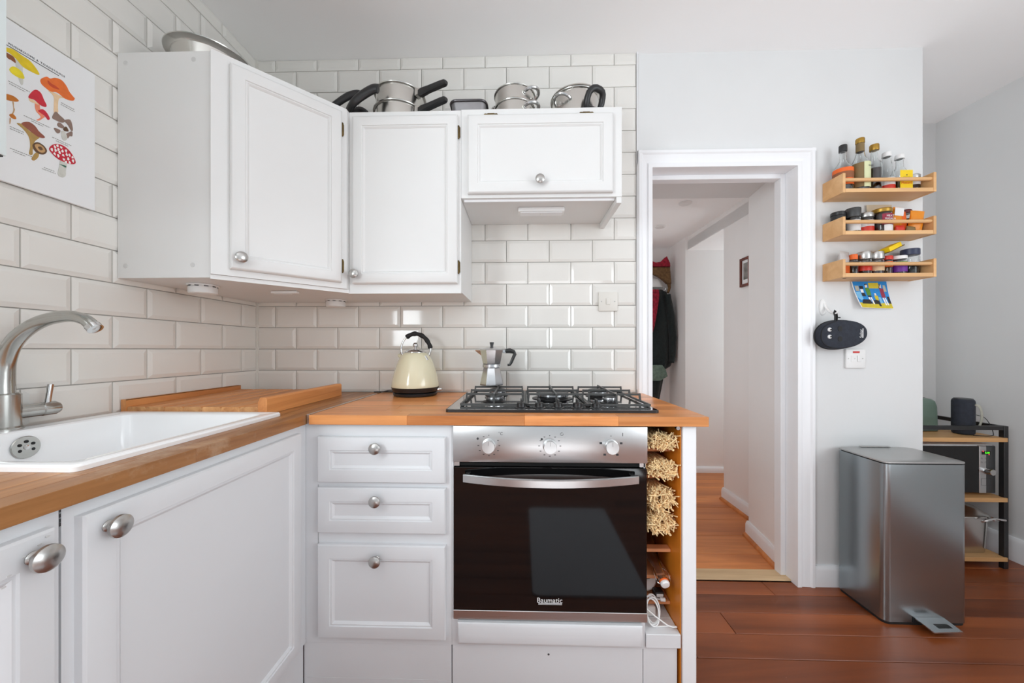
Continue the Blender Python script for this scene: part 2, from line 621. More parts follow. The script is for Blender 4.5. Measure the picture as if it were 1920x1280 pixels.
setting('wall_nook', B().box(1.60, 2.70, 2.262, 2.36, 0, CEIL), 'wall')
setting('wall_right', B().box(2.545, 2.67, 0.15, 2.262, 0, CEIL).box(2.545, 2.67, -2.10, -1.65, 0, CEIL).box(2.545, 2.67, -1.65, 0.15, 0, 0.8).box(2.545, 2.67, -1.65, 0.15, 2.1, CEIL), 'wall')
rw = B()
rw.box(-1.40, -0.55, -2.14, -2.04, 0, CEIL).box(1.80, 2.70, -2.14, -2.04, 0, CEIL).box(-0.55, 1.80, -2.14, -2.04, 0, 0.42).box(-0.55, 1.80, -2.14, -2.04, 2.38, CEIL)
setting('wall_rear', rw, 'wall')
hw = B()
hw.box(0.36, 0.46, 1.80, 3.65, 0, CEIL).box(0.46, 1.455, 3.55, 3.65, 0, CEIL).box(1.455, 1.56, 3.21, 3.65, 0, CEIL).box(1.56, 2.70, 3.21, 3.31, 0, CEIL)
hw.box(2.60, 2.70, 2.36, 3.21, 0, CEIL).box(1.475, 1.56, 2.643, 3.21, 1.975, CEIL)
setting('wall_hall', hw, 'hallwall')

# window frames that are out of the picture but mirrored in the tiles and glass
wf = B()
for xx in (-0.55, 0.20, 0.98, 1.74):
    wf.box(xx, xx + 0.06, -2.09, -2.03, 0.42, 2.38)
wf.box(-0.55, 1.80, -2.09, -2.03, 0.42, 0.49).box(-0.55, 1.80, -2.09, -2.03, 2.31, 2.38).box(-0.55, 1.80, -2.085, -2.035, 1.70, 1.75)
setting('window_1', wf, 'gloss')
wf = B()
for yy in (-1.32, -0.69, -0.06):
    wf.box(XL - 0.09, XL - 0.03, yy, yy + 0.06, 1.05, 2.2)
wf.box(XL - 0.09, XL - 0.03, -1.32, 0, 1.05, 1.11).box(XL - 0.09, XL - 0.03, -1.32, 0, 2.14, 2.2)
setting('window_2', wf, 'gloss')
wf = B()
for yy in (-1.65, -0.78, 0.09):
    wf.box(2.60, 2.65, yy, yy + 0.06, 0.8, 2.1)
wf.box(2.60, 2.65, -1.65, 0.15, 0.8, 0.86).box(2.60, 2.65, -1.65, 0.15, 2.04, 2.1)
setting('added_window_3', wf, 'gloss')  # frame of the right window added for its light

# wall tiles: bevelled metro tiles, one object each
TW, TH, GR = 0.202, 0.1023, 0.0028
tile_cache = {}


def tile_data(w, h):
    key = (round(w, 4), round(h, 4))
    if key not in tile_cache:
        b = B()
        e = min(0.012, w * 0.3, h * 0.3)
        rs = []
        for ins, d in ((0, 0), (0, 0.0035), (0.0004, 0.0042), (e, 0.0082), (e + 0.0008, 0.0084)):
            rs.append([Vector((a, -d, c)) for a, c in ((ins, ins), (w - ins, ins), (w - ins, h - ins), (ins, h - ins))])
        b.rings(rs)
        b._tag()
        bmesh.ops.recalc_face_normals(b.bm, faces=b.bm.faces)
        me = bpy.data.meshes.new('tile')
        b.bm.to_mesh(me)
        b.bm.free()
        me.materials.append(M['tile'])
        tile_cache[key] = me
    return tile_cache[key]


def lay(parent, a0, a1, z0, z1, start_odd, start_even, place, flip_at=99, pitch=TW):
    k = -9
    while True:
        za, zb = 1.0900 + TH * k, 1.0900 + TH * (k + 1)
        k += 1
        if zb < z0 + 0.012:
            continue
        if za > z1 - 0.012:
            break
        odd = ((k - 1) % 2 == 1)
        if k - 1 >= flip_at:
            odd = not odd
        s = start_odd if odd else start_even
        n = math.floor((a0 - s) / pitch)
        while s + n * pitch < a1 - 0.006:
            ta, tb = max(a0, s + n * pitch), min(a1, s + (n + 1) * pitch)
            n += 1
            if tb - ta < 0.012:
                continue
            lo, hi = max(za, z0), min(zb, z1)
            me = tile_data(tb - ta - GR, hi - lo - GR)
            o = bpy.data.objects.new('tile', me)
            o.parent = parent
            place(o, ta + GR / 2, tb - GR / 2, lo + GR / 2)
            tilt = 0.0032
            o.rotation_euler.x += random.uniform(-tilt, tilt)
            o.rotation_euler.z += random.uniform(-tilt, tilt)
            COL.objects.link(o)


def place_back(o, a, b, z):
    o.location = (a, W + 0.0006, z)


def place_left(o, a, b, z):
    o.location = (XL - 0.0006, a, z)
    o.rotation_euler = (0, 0, R(90))


lay(wall_back, XL + 0.0006, 0.538, 0.84, CEIL, 0.0305, 0.1315, place_back)
lay(wall_left, 0.21, W - 0.0083, 0.84, CEIL, 1.589, 1.4865, place_left, 6, 0.2045)

setting('trim_3', B().box(XL, XL + 0.0098, W - 0.0098, W, 0.886, CEIL), 'tile')

# door lining, architrave and skirting
dl = setting('door_1', B().box(1.265, 1.283, 1.668, 1.80, 0, 1.95).box(0.588, 0.606, 1.668, 1.80, 0, 1.95).box(0.606, 1.265, 1.668, 1.80, 1.930, 1.95), 'gloss')
B().box(1.243, 1.2648, 1.745, 1.79, 0, 1.9298, 0.002, 1).build('door_stop', 'gloss', dl)
B().box(0.6062, 0.622, 1.745, 1.79, 0, 1.9298, 0.002, 1).build('door_stop', 'gloss', dl)
B().box(0.6222, 1.2428, 1.745, 1.79, 1.908, 1.9298, 0.002, 1).build('door_stop', 'gloss', dl)


def arch_prof(x0, x1):
    s = 1 if x1 > x0 else -1
    w = abs(x1 - x0)
    return [(x0 + s * u, d) for u, d in ((0, 0), (0, 0.014), (0.006, 0.016), (w - 0.022, 0.018), (w - 0.016, 0.024), (w - 0.004, 0.024), (w, 0.018), (w, 0))]


ar = B()
for x0, x1 in ((1.283, 1.345), (0.588, 0.541)):
    ar.rings([[Vector((x, W - d - 0.0005, z)) for x, d in arch_prof(x0, x1)] for z in (0.0, 1.95 + (0.06 if x0 > 1 else 0.06))])
ar.rings([[Vector((x, W - d - 0.0008, 1.95 + (z - 1.283))) for z, d in arch_prof(1.283, 1.345)] for x in (0.541, 1.345)])
ar.build('architrave', 'gloss', dl)


def skirt(name, p0, p1, n, h, m='gloss', quad=False, t=0.018):
    p0, p1, n = Vector(p0), Vector(p1), Vector(n).normalized()
    prof = [(0, 0), (t, 0), (t, h - 0.018), (t - 0.004, h - 0.008), (t * 0.5, h), (0, h)]
    o = setting(name, B().rings([[p + n * a + Vector((0, 0, z)) for a, z in prof] for p in (p0, p1)]), m)
    if quad:
        pr = [(t, 0), (t + 0.016, 0), (t + 0.014, 0.01), (t + 0.006, 0.016), (t, 0.017)]
        B().rings([[p + n * a + Vector((0, 0, z)) for a, z in pr] for p in (p0, p1)]).build('quadrant_bead', 'hallfloor', o)
    return o


skirt('baseboard_doorway', (1.346, W, 0), (1.843, W, 0), (0, -1, 0), 0.092)
skirt('baseboard_passage', (1.287, 1.80, 0), (1.332, 2.13, 0), (-1, 0.14, 0), 0.085, quad=True)
skirt('baseboard_hall', (1.475, 2.13, 0), (1.475, 2.643, 0), (-1, 0, 0), 0.085, quad=True)
skirt('baseboard_far', (1.48, 3.21, 0), (2.59, 3.21, 0), (0, -1, 0), 0.05)
skirt('baseboard_right', (2.545, -2.0, 0), (2.545, 2.262, 0), (-1, 0, 0), 0.12)
skirt('baseboard_nook', (1.86, 2.262, 0), (2.525, 2.262, 0), (0, -1, 0), 0.14)
setting('trim_2', B().box(0.5385, 0.5415, W - 0.011, W - 0.0003, 0.9, CEIL), 'gloss')

# ---------------------------------------------------------------- cabinets
XP, YP, ZP = Vector((1, 0, 0)), Vector((0, 1, 0)), Vector((0, 0, 1))
DOOR = [(0, 0), (0, 0.014), (0.0025, 0.0178), (0.007, 0.020), (0.038, 0.020), (0.0395, 0.0165), (0.0435, 0.0175), (0.0475, 0.0140), (0.0490, 0.0115), (0.054, 0.0120)]
DOOR_BIG = [(0, 0), (0, 0.013), (0.003, 0.017), (0.013, 0.020), (0.040, 0.020), (0.0415, 0.0165), (0.046, 0.0175), (0.0505, 0.0140), (0.0525, 0.0115), (0.058, 0.0120)]
KNOB = [(0.0085, 0), (0.0085, 0.002), (0.0058, 0.004), (0.0055, 0.011), (0.009, 0.0145), (0.0150, 0.0170), (0.0178, 0.0205), (0.0172, 0.0245), (0.0125, 0.0280), (0.006, 0.0296), (0.0005, 0.030)]


def knob(parent, o, n, s=1.0):
    return B().lathe([(r * s, h * s) for r, h in KNOB], o, n, 24).build('knob', 'nickel', parent)


def hinge(parent, o, n, along, name='hinge'):
    """small face-frame hinge: barrel and two leaf tips"""
    o, n, a = Vector(o), Vector(n).normalized(), Vector(along).normalized()
    b = B()
    b.cyl(0.0035, o - a * 0.020 + n * 0.004, a, 0.040, 10)
    side = a.cross(n)
    for s, h in ((-1, 0.016), (1, 0.024)):
        b.rings([[o + side * (s * u) + a * v + n * d for u, v in ((0, -h), (0.006, -h * 0.8), (0.006, h * 0.8), (0, h))] for d in (0.0008, 0.003)])
    b.lathe([(0.0044, 0), (0.0030, 0.005), (0.0005, 0.007)], o + a * 0.020 + n * 0.004, a, 10)
    b.lathe([(0.0044, 0), (0.0030, 0.005), (0.0005, 0.007)], o - a * 0.020 + n * 0.004, -a, 10)
    return b.build(name, 'hinge', parent)


def front(parent, name, o, U, N, w, h, m, prof=DOOR, kn=None):
    d = B().panel(o, U, ZP, N, w, h, prof).build(name, m, parent)
    if kn:
        knob(d, Vector(o) + Vector(U) * kn[0] + ZP * kn[1] + Vector(N) * 0.0195, N)
    return d


FY = 1.104                              # face of the back run of base units
# --- drawer unit
t = thing('drawer_unit', 'pale grey base unit with three framed drawers, left of the oven', 'cabinet', (-0.44, 1.40, 0.171))
B().box(-0.6758, -0.216, FY, 1.675, 0.171, 0.8555).build('body', 'base', t)
for z0, z1 in ((0.677, 0.818), (0.521, 0.661), (0.196, 0.485)):
    kz = {0.677: 0.112, 0.521: 0.108, 0.196: 0.252}[z0]
    front(t, 'drawer', (-0.631, FY, z0), XP, -YP, 0.399, z1 - z0, 'base', DOOR_BIG, (0.189, kz))
B().box(-0.6365, -0.6357, FY - 0.0006, FY, 0.45, 0.665).build('panel_gap', 'ink', t)
t = thing('plinth', 'pale grey plinth board under the three drawers', 'plinth', (-0.44, 1.11, 0))
B().box(-0.6835, -0.2175, 1.106, 1.124, 0.0, 0.1695, 0.001, 1).build('board', 'base', t)
B().box(-0.672, -0.2175, 1.1055, 1.1065, 0.0585, 0.0592).build('panel_gap', 'taupe', t)

# --- oven housing and oven
t = thing('oven_housing', 'pale grey oven housing unit with a blank drawer front under the oven', 'cabinet', (0.08, 1.40, 0.17))
h = B()
h.box(-0.2155, -0.2105, FY, 1.67, 0.172, 0.855).box(0.3745, 0.3785, FY, 1.67, 0.172, 0.855).box(-0.2105, 0.3745, FY, 1.67, 0.172, 0.2545)
h.build('body', 'base', t)
B().panel((-0.195, FY, 0.188), XP, ZP, -YP, 0.561, 0.0655, [(0, 0), (0, 0.015), (0.003, 0.018), (0.009, 0.020), (0.03, 0.0201)]).build('blank_front', 'base', t)
t = thing('plinth', 'pale grey plinth board with a screw hole below the oven', 'plinth', (0.08, 1.11, 0))
B().box(-0.2145, 0.3720, 1.106, 1.124, 0.0, 0.1705, 0.001, 1).build('board', 'base', t)
B().cyl(0.0032, (0.084, 1.1062, 0.147), (0, -1, 0), 0.0006, 12).build('screw_hole', 'ink', t)

t = thing('oven', 'built-in steel oven with black glass door and three knobs under the hob', 'oven', (0.086, 1.35, 0.2565))
B().box(-0.209, 0.373, 1.118, 1.64, 0.2565, 0.852).build('body', 'darkgrey', t)
cp = B().box(-0.211, 0.384, 1.098, 1.118, 0.741, 0.8525, 0.0015, 2).build('control_panel', 'oven', t)
for i in range(5):
    B().box(-0.19, 0.361, 1.108 + i * 0.0001, 1.117, 0.7275 + i * 0.0026, 0.7287 + i * 0.0026).build('vent_slat', 'rubber', t)
for x0, x1 in ((-0.209, -0.192), (0.362, 0.380)):
    B().box(x0, x1, 1.104, 1.117, 0.7275, 0.7395).build('hinge_bracket', 'oven', t)
dr = B().box(-0.209, 0.382, 1.097, 1.116, 0.286, 0.7255, 0.001, 1).build('door', 'blackglass', t)
text('Baumatic', 0.0215, 'print', dr, (0.0865, 1.0966, 0.3195), XP, ZP, 0.0002, name='brand_lettering')
B().box(0.052, 0.1245, 1.0964, 1.097, 0.3095, 0.3112).box(0.052, 0.1245, 1.0964, 1.097, 0.3065, 0.3075).build('underline', 'print', dr)
B().box(-0.210, 0.3835, 1.096, 1.116, 0.2575, 0.2855, 0.001, 1).build('bottom_trim', 'oven', t)
hb = B()
n = 21
hr = []
for i in range(n):
    f = i / (n - 1)
    x = -0.176 + 0.526 * f
    bow = 1 - (2 * f - 1) ** 2
    y = 1.076 - 0.042 * bow
    hr.append([Vector((x, y, 0.6865)), Vector((x, y - 0.0035, 0.6885)), Vector((x, y - 0.0035, 0.7085)), Vector((x, y, 0.7105)), Vector((x, y + 0.006, 0.7105)), Vector((x, y + 0.006, 0.6865))])
hb.rings(hr)
hb.box(-0.172, -0.158, 1.078, 1.097, 0.690, 0.707, 0.002, 1).box(0.332, 0.346, 1.078, 1.097, 0.690, 0.707, 0.002, 1)
hb.build('handle', 'oven', dr)
for kx, ticks in ((-0.100, 'l'), (0.087, 'm'), (0.2735, 'r')):
    k = B().lathe([(0.0215, 0), (0.0215, 0.003), (0.0185, 0.004), (0.0195, 0.020), (0.0188, 0.0225), (0.0005, 0.0228)], (kx, 1.098, 0.7925), (0, -1, 0), 32).build('control_knob', 'oven', t)
    B().box(kx - 0.0004, kx + 0.0004, 1.0750, 1.0754, 0.797, 0.810).build('pointer_line', 'ink', k)
    mk = B()
    cnt = 12 if ticks != 'r' else 5
    for i in range(cnt):
        a = R(90 - i * 360 / cnt)
        if ticks == 'l' and i in (10, 1):
            continue
        cx, cz = kx + 0.0325 * math.cos(a), 0.7925 + 0.0315 * math.sin(a)
        wdt = 0.0012 if (i == 0) else (0.0026 if ticks != 'r' else 0.0038)
        hgt = 0.0012 if (i == 0) else (0.0010 if ticks != 'r' else 0.0030)
        mk.box(cx - wdt, cx + wdt, 1.0974, 1.098, cz - hgt, cz + hgt)
    tag(mk.build('dial_marks', 'ink', cp), kind='stuff')
text('\u00b0C', 0.013, 'ink', cp, (-0.064, 1.0978, 0.829), XP, ZP, 0.0002, name='dial_symbol')
for cx in (0.124,):
    b = B()
    b.tube(arc((cx, 1.0978, 0.829), 0.0045, 60, 380, 16), 0.0006, 5)
    b.box(cx - 0.0004, cx + 0.0004, 1.0974, 1.098, 0.829, 0.832)
    b.build('clock_symbol', 'ink', cp)
B().box(0.3085, 0.3098, 1.0974, 1.098, 0.824, 0.834).build('dial_symbol', 'ink', cp)
for cx, cz in ((-0.1345, 0.8135), (0.0625, 0.813)):
    B().cyl(0.0036, (cx, 1.0982, cz), (0, -1, 0), 0.0006, 12).build('dial_symbol', 'ink', cp)

# --- end unit: rack with rough shelves, white end panel
t = thing('rack_unit', 'narrow open rack unit lined with orange varnished wood, right of the oven', 'rack', (0.44, 1.40, 0.18))
B().box(0.4865, 0.4895, 1.108, 1.66, 0.0, 0.853).build('side_lining', 'rackwood', t)
B().box(0.3795, 0.4865, 1.60, 1.612, 0.18, 0.853).build('back_board', 'rackwood', t)
for z in (0.762, 0.674, 0.512, 0.434, 0.348, 0.262):
    B().box(0.380, 0.4862, 1.172 + random.uniform(0, 0.006), 1.204 if z == 0.434 else 1.598, z - 0.0055, z + 0.0055, 0.002, 1).build('shelf', 'slat', t)
B().box(0.386, 0.395, 1.172, 1.19, 0.52, 0.756).build('upright', 'slat', t)
B().cyl(0.006, (0.480, 1.118, 0.847), (0, -1, 0), 0.012, 12).build('fixing_bolt', 'chrome', t)
t = thing('end_panel', 'white painted end panel closing the worktop run beside the doorway', 'panel', (0.515, 1.4, 0))
B().box(0.491, 0.532, 1.100, 1.675, 0.0, 0.856, 0.0015, 1).build('panel', 'gloss', t)
t = thing('white_block', 'white painted timber step below the rack, with a cable coiled on it', 'block', (0.435, 1.17, 0.177))
B().box(0.3805, 0.4855, 1.100, 1.168, 0.1775, 0.2195, 0.0015, 1).build('front_piece', 'base', t)
B().box(0.3805, 0.4850, 1.1695, 1.255, 0.1775, 0.2190, 0.0015, 1).build('back_piece', 'base', t)
t = thing('plinth', 'narrow pale grey plinth board under the white timber step', 'plinth', (0.43, 1.12, 0))
B().box(0.3755, 0.4790, 1.112, 1.13, 0.0, 0.1765, 0.001, 1).build('board', 'base', t)

# --- left run of base units
FX = -0.676
t = thing('sink_unit', 'pale grey sink base unit with one large framed door, at the inner corner', 'cabinet', (-0.97, 0.80, 0.1))
B().box(FX - 0.018, FX, 0.5075, 1.1036, 0.17, 0.8555).build('face_frame', 'base', t)
B().box(-1.265, FX - 0.0182, 0.5075, 0.5255, 0.17, 0.84).box(-1.265, FX - 0.0182, 1.0856, 1.1036, 0.17, 0.84).box(-1.265, FX - 0.0182, 0.5257, 1.0854, 0.17, 0.188).build('carcass', 'base', t)
d = front(t, 'door', (FX, 0.5225, 0.186), YP, XP, 0.5335, 0.650, 'base', DOOR_BIG, (0.0275, 0.6225))
t = thing('left_unit', 'pale grey base unit at the near left edge, with chipped paint on its door', 'cabinet', (-0.97, 0.2, 0.1))
B().box(-1.265, FX, -0.10, 0.5045, 0.17, 0.8555).build('body', 'base', t)
d = front(t, 'door', (FX, 0.0, 0.186), YP, XP, 0.4905, 0.650, 'base', DOOR_BIG, (0.4625, 0.6225))
ch = B()
for y, z in ((0.470, 0.822), (0.455, 0.814), (0.440, 0.798), (0.436, 0.786), (0.478, 0.829)):
    ch.rings([[Vector((FX + d_, y + 0.0035 * math.cos(a) * random.uniform(.5, 1), z + 0.0018 * math.sin(a) * random.uniform(.5, 1))) for a in (0, 1.2, 2.4, 3.6, 4.9)] for d_ in (0.0196, 0.0204)])
ch.build('paint_chip', 'taupe', d)
ch = B()
for z in (0.853, 0.845, 0.838, 0.832):
    ch.box(FX, FX + 0.0006, 0.5050, 0.5070, z - 0.003, z + 0.002)
ch.build('paint_chip', 'ink', t)
t = thing('plinth', 'pale grey plinth board of the left run under the sink unit', 'plinth', (-0.69, 0.5, 0))
B().box(-0.700, -0.684, -0.10, 1.104, 0.0, 0.168, 0.001, 1).build('board', 'base', t)

# --- wall units
def z_prism(mb, pts, z0, z1):
    mb.prism(pts, lambda u, v, d: Vector((u, v, d)), z0, z1)


Y0 = W - 0.0095
UT, UB = 2.017, 1.312
t = thing('corner_wall_unit', 'tall white corner wall unit with a diagonal framed door', 'cabinet', (-1.0, 1.40, UB))
b = B()
A_, B_ = Vector((-0.968, 1.087, 0)), Vector((-0.676, 1.384, 0))
z_prism(b, [(XL + 0.0095, Y0), (XL + 0.0095, 1.087), (A_.x, A_.y), (B_.x, B_.y), (B_.x, Y0)], UB, UT)
b.build('body', 'cab', t)
U_ = (B_ - A_).normalized()
N_ = Vector((U_.y, -U_.x, 0))
b = B()
b.rings([[A_ - Vector((0.0, 0.0, 0)) + U_ * u + ZP * z + N_ * d_ for u, z in ((0, UB - 0.004), (0.416, UB - 0.004), (0.416, UB + 0.010), (0, UB + 0.010))] for d_ in (-0.012, 0.004)])
b.build('bottom_rail', 'cab', t)
b = B()
z_prism(b, [(p.x, p.y) for p in (A_ + N_ * 0.0003, A_ + N_ * 0.013, B_ + N_ * 0.013 - U_ * 0.013, B_ + N_ * 0.0003)], UB + 0.0105, UT + 0.0005)
b.build('face_frame', 'cab', t)
A_ = A_ + N_ * 0.0128
d = front(t, 'door', A_ + U_ * 0.046 + ZP * 1.3425, U_, N_, 0.335, 0.650, 'cab', DOOR, (0.026, 0.036))
for z in (1.93, 1.407):
    hinge(t, A_ + U_ * 0.3865 + ZP * z + N_ * 0.001, N_, ZP)
for x, z in ((-1.239, 1.985), (-1.021, 1.992), (-1.239, 1.35), (-1.024, 1.352)):
    B().lathe([(0.0075, 0), (0.0072, 0.0008), (0.0005, 0.0012)], (x, 1.087, z), (0, -1, 0), 16).build('screw_cover', 'taupe', t)

t = thing('tall_wall_unit', 'tall white wall unit with one framed door, between corner unit and hood unit', 'cabinet', (-0.45, 1.53, UB))
B().box(-0.6745, -0.2345, 1.384, Y0, UB, UT).build('body', 'cab', t)
B().box(-0.6745, -0.2345, 1.380, 1.396, UB - 0.006, UB).build('bottom_rail', 'cab', t)
d = front(t, 'door', (-0.656, 1.384, 1.3425), XP, -YP, 0.410, 0.650, 'cab', DOOR, (0.017, 0.035))
for z in (1.93, 1.407):
    hinge(t, (-0.2435, 1.383, z), (0, -1, 0), ZP)

t = thing('hood_wall_unit', 'short white wall unit with a lift-up framed door above the hob', 'cabinet', (0.07, 1.53, 1.68))
B().box(-0.2335, 0.386, 1.384, Y0, 1.676, UT + 0.003).build('body', 'cab', t)
B().box(0.366, 0.386, 1.386, Y0, 1.652, 1.676, 0.001, 1).build('side_lip', 'cab', t)
B().box(-0.225, 0.362, 1.400, 1.408, 1.668, 1.676).build('front_lip', 'gloss', t)
d = front(t, 'door', (-0.2065, 1.384, 1.688), XP, -YP, 0.556, 0.302, 'cab', DOOR, (0.277, 0.042))
for x in (-0.118, 0.250):
    hinge(t, (x, 1.383, 1.9965), (0, -1, 0), XP)

t = thing('near_wall_unit', 'edge of a white wall unit door hanging in front of the mushroom print', 'cabinet', (-1.13, 0.5, 1.46))
B().box(XL + 0.0095, -1.004, 0.22, 0.655, 1.458, 2.17).build('body', 'bluewhite', t)
B().box(-1.0035, -0.985, 0.225, 0.659, 1.4575, 2.17, 0.002, 2).build('door', 'bluewhite', t)
B().box(-1.000, -0.987, 0.640, 0.655, 1.4545, 1.4575).build('door_buffer', 'ink', t)

# lights fixed beneath the wall units
for nm, lab, p in (('puck_light', 'round white puck light under the corner unit, beside its left side panel', (-1.105, 1.212)),
                   ('puck_light', 'round white puck light under the corner unit, near the back wall', (-0.842, 1.60))):
    t = thing(nm, lab, 'light', (p[0], p[1], UB - 0.0325), 'puck lights under the corner unit')
    B().lathe([(0.0445, -0.0005), (0.0445, -0.005), (0.040, -0.0055), (0.040, -0.008)], (p[0], p[1], UB), (0, 0, 1), 32).build('flange', 'plastic', t)
    B().lathe([(0.0395, -0.0085), (0.0405, -0.012), (0.0405, -0.029), (0.037, -0.0315), (0.0005, -0.032)], (p[0], p[1], UB), (0, 0, 1), 32).build('housing', 'plastic', t)
    sl = B()
    for i in range(10):
        a = 2 * math.pi * i / 10
        m4 = Matrix.Translation((p[0], p[1], UB)) @ Matrix.Rotation(a, 4, 'Z')
        sl.box(0.0385, 0.0407, -0.006, 0.006, -0.0080, -0.0058, mtx=m4)
    sl.build('vent_slots', 'ink', t)
t = thing('strip_light', 'small flat white strip light under the corner wall unit', 'light', (-0.905, 1.345, UB - 0.012))
B().box(-0.955, -0.855, 1.335, 1.357, UB - 0.010, UB - 0.0005, 0.003, 2).build('housing', 'plastic', t)
B().box(-0.945, -0.880, 1.340, 1.352, UB - 0.0125, UB - 0.0105, 0.001, 1).build('diffuser', 'plastic', t)
t = thing('hood_light', 'white linear light fitting under the short wall unit over the hob', 'light', (0.07, 1.47, 1.65))
B().box(-0.013, 0.178, 1.475, 1.525, 1.658, 1.6755, 0.003, 2).build('housing', 'plastic', t)
B().box(-0.005, 0.170, 1.480, 1.520, 1.654, 1.6578, 0.002, 1).build('diffuser', 'gloss', t)
B().cyl(0.003, (0.082, 1.50, 1.6538), (0, 0, -1), 0.002, 12).build('push_button', 'ivory', t)

# ---------------------------------------------------------------- worktops
ZT, ZB = 0.8855, 0.8565
t = thing('worktop', 'orange oiled oak block worktop on the back run, carrying hob and kettle', 'worktop', (0, 1.4, ZB))
B().box(-0.6555, 0.561, 1.0865, 1.680, ZB, ZT - 0.0016).build('core', 'joint', t)
y = 1.085
rowi = 0
while y < 1.679:
    y1 = min(y + 0.0426, 1.680)
    x = -0.6555
    first = True
    while x < 0.562 - 0.001:
        L = random.uniform(0.28, 0.62) * (random.uniform(0.4, 1) if first else 1)
        if rowi == 0 and first:
            L = 0.305
        elif rowi == 0 and x < 0:
            L = 0.36
        first = False
        x1 = x + L
        if 0.562 - x1 < 0.12:
            x1 = 0.562
        zl = ZB if (rowi == 0 or x1 >= 0.5615) else ZT - 0.012
        B().box(x + 0.0001, x1 - 0.0001, y + 0.0001, y1 - 0.0001, zl, ZT, 0.0007, 1).build('stave', 'stave', t)
        x = x1
    y = y1
    rowi += 1
B().box(0.552, 0.5622, 1.09, 1.680, ZB, ZT - 0.0005, 0.002, 1).build('end_band', 'stave', t)

t = thing('joint_strip', 'thin metal joining strip between the two oak worktops', 'strip', (-0.659, 1.3, ZT))
B().box(-0.6645, -0.6560, 1.088, 1.612, ZB + 0.002, ZT + 0.0022, 0.0008, 1).build('strip', 'alu', t)

t = thing('worktop', 'worn brown oak worktop of the left run, around the white sink', 'worktop', (-0.97, 0.8, ZB))
SX0, SX1, SY0, SY1 = -1.190, -0.775, 0.600, 1.045           # bowl cut-out
b = B()
for x0, x1, y0, y1 in ((-1.264, SX0 - 0.012, -0.1, 1.679), (SX1 + 0.012, -0.6665, -0.1, 1.679), (SX0 - 0.012, SX1 + 0.012, -0.1, SY0 - 0.012), (SX0 - 0.012, SX1 + 0.012, SY1 + 0.012, 1.679)):
    b.box(x0, x1, y0, y1, ZB, ZT - 0.0016)
b.build('core', 'joint', t)
x = -0.6655
rowi = 0
while x > -1.2635:
    x1 = max(x - 0.0426, -1.2645)
    spans = [(-0.10, 1.679)]
    if x1 < SX1 + 0.012 and x > SX0 - 0.012:
        spans = [(-0.10, SY0 - 0.012), (SY1 + 0.012, 1.679)]
    for s0, s1 in spans:
        y = s0
        while y < s1 - 0.001:
            ye = y + random.uniform(0.3, 0.7)
            if s1 - ye < 0.12:
                ye = s1
            B().box(x1 + 0.0001, x - 0.0001, y + 0.0001, ye - 0.0001, ZB if rowi == 0 else ZT - 0.012, ZT, 0.0007, 1).build('stave', 'stave_y', t)
            y = ye
    x = x1
    rowi += 1

# --- sink
t = thing('sink', 'white ceramic inset sink in the left worktop', 'sink', (-0.99, 0.82, 0.70))


def rr(x0, x1, y0, y1, r, z, n=5):
    out = []
    for cx, cy, a0 in ((x1 - r, y1 - r, 0), (x0 + r, y1 - r, 90), (x0 + r, y0 + r, 180), (x1 - r, y0 + r, 270)):
        for i in range(n + 1):
            a = R(a0 + 90 * i / n)
            out.append(Vector((cx + r * math.cos(a), cy + r * math.sin(a), z)))
    return out


OX0, OX1, OY0, OY1 = -1.2340, -0.7330, 0.5680, 1.0760
rs = [rr(OX0, OX1, OY0, OY1, 0.012, ZT + 0.0003), rr(OX0, OX1, OY0, OY1, 0.012, ZT + 0.008), rr(OX0 + .003, OX1 - .003, OY0 + .003, OY1 - .003, 0.011, ZT + 0.0115),
      rr(OX0 + .010, OX1 - .010, OY0 + .010, OY1 - .010, 0.010, ZT + 0.0125),
      rr(OX0 + .020, OX1 - .020, OY0 + .020, OY1 - .020, 0.010, ZT + 0.0105),
      rr(SX0 - 0.004, SX1 + 0.004, SY0 - 0.004, SY1 + 0.004, 0.02, ZT + 0.0095), rr(SX0, SX1, SY0, SY1, 0.022, ZT + 0.006), rr(SX0 + .004, SX1 - .004, SY0 + .004, SY1 - .004, 0.025, ZT - 0.01),
      rr(SX0 + .014, SX1 - .014, SY0 + .014, SY1 - .014, 0.035, ZT - 0.165), rr(SX0 + .04, SX1 - .04, SY0 + .04, SY1 - .04, 0.04, ZT - 0.185),
      rr(SX0 + .16, SX1 - .16, SY0 + .16, SY1 - .16, 0.04, ZT - 0.188)]
outer = [rr(SX0 - .009, SX1 + .009, SY0 - .009, SY1 + .009, 0.03, ZT - 0.196), rr(SX0 - .009, SX1 + .009, SY0 - .009, SY1 + .009, 0.03, ZT + 0.0003)]
B().rings(outer + rs).build('basin', 'sink', t)
xo = SX0 + 0.0075
o = B().lathe([(0.0255, -0.002), (0.0265, 0.0006), (0.025, 0.0022), (0.0005, 0.0026)], (xo, 0.822, 0.855), (1, 0, 0.06), 32).build('overflow_plate', 'tapmetal', t)
for i in range(6):
    a = R(30 + 60 * i)
    B().cyl(0.0036, (xo + 0.0022, 0.822 + 0.0135 * math.cos(a), 0.855 + 0.0135 * math.sin(a)), (1, 0, 0.06), 0.0008, 12).build('drain_hole', 'rubber', o)
B().lathe([(0.006, 0), (0.0055, 0.002), (0.0005, 0.0028)], (xo + 0.0022, 0.822, 0.855), (1, 0, 0.06), 16).build('screw', 'chrome', o)

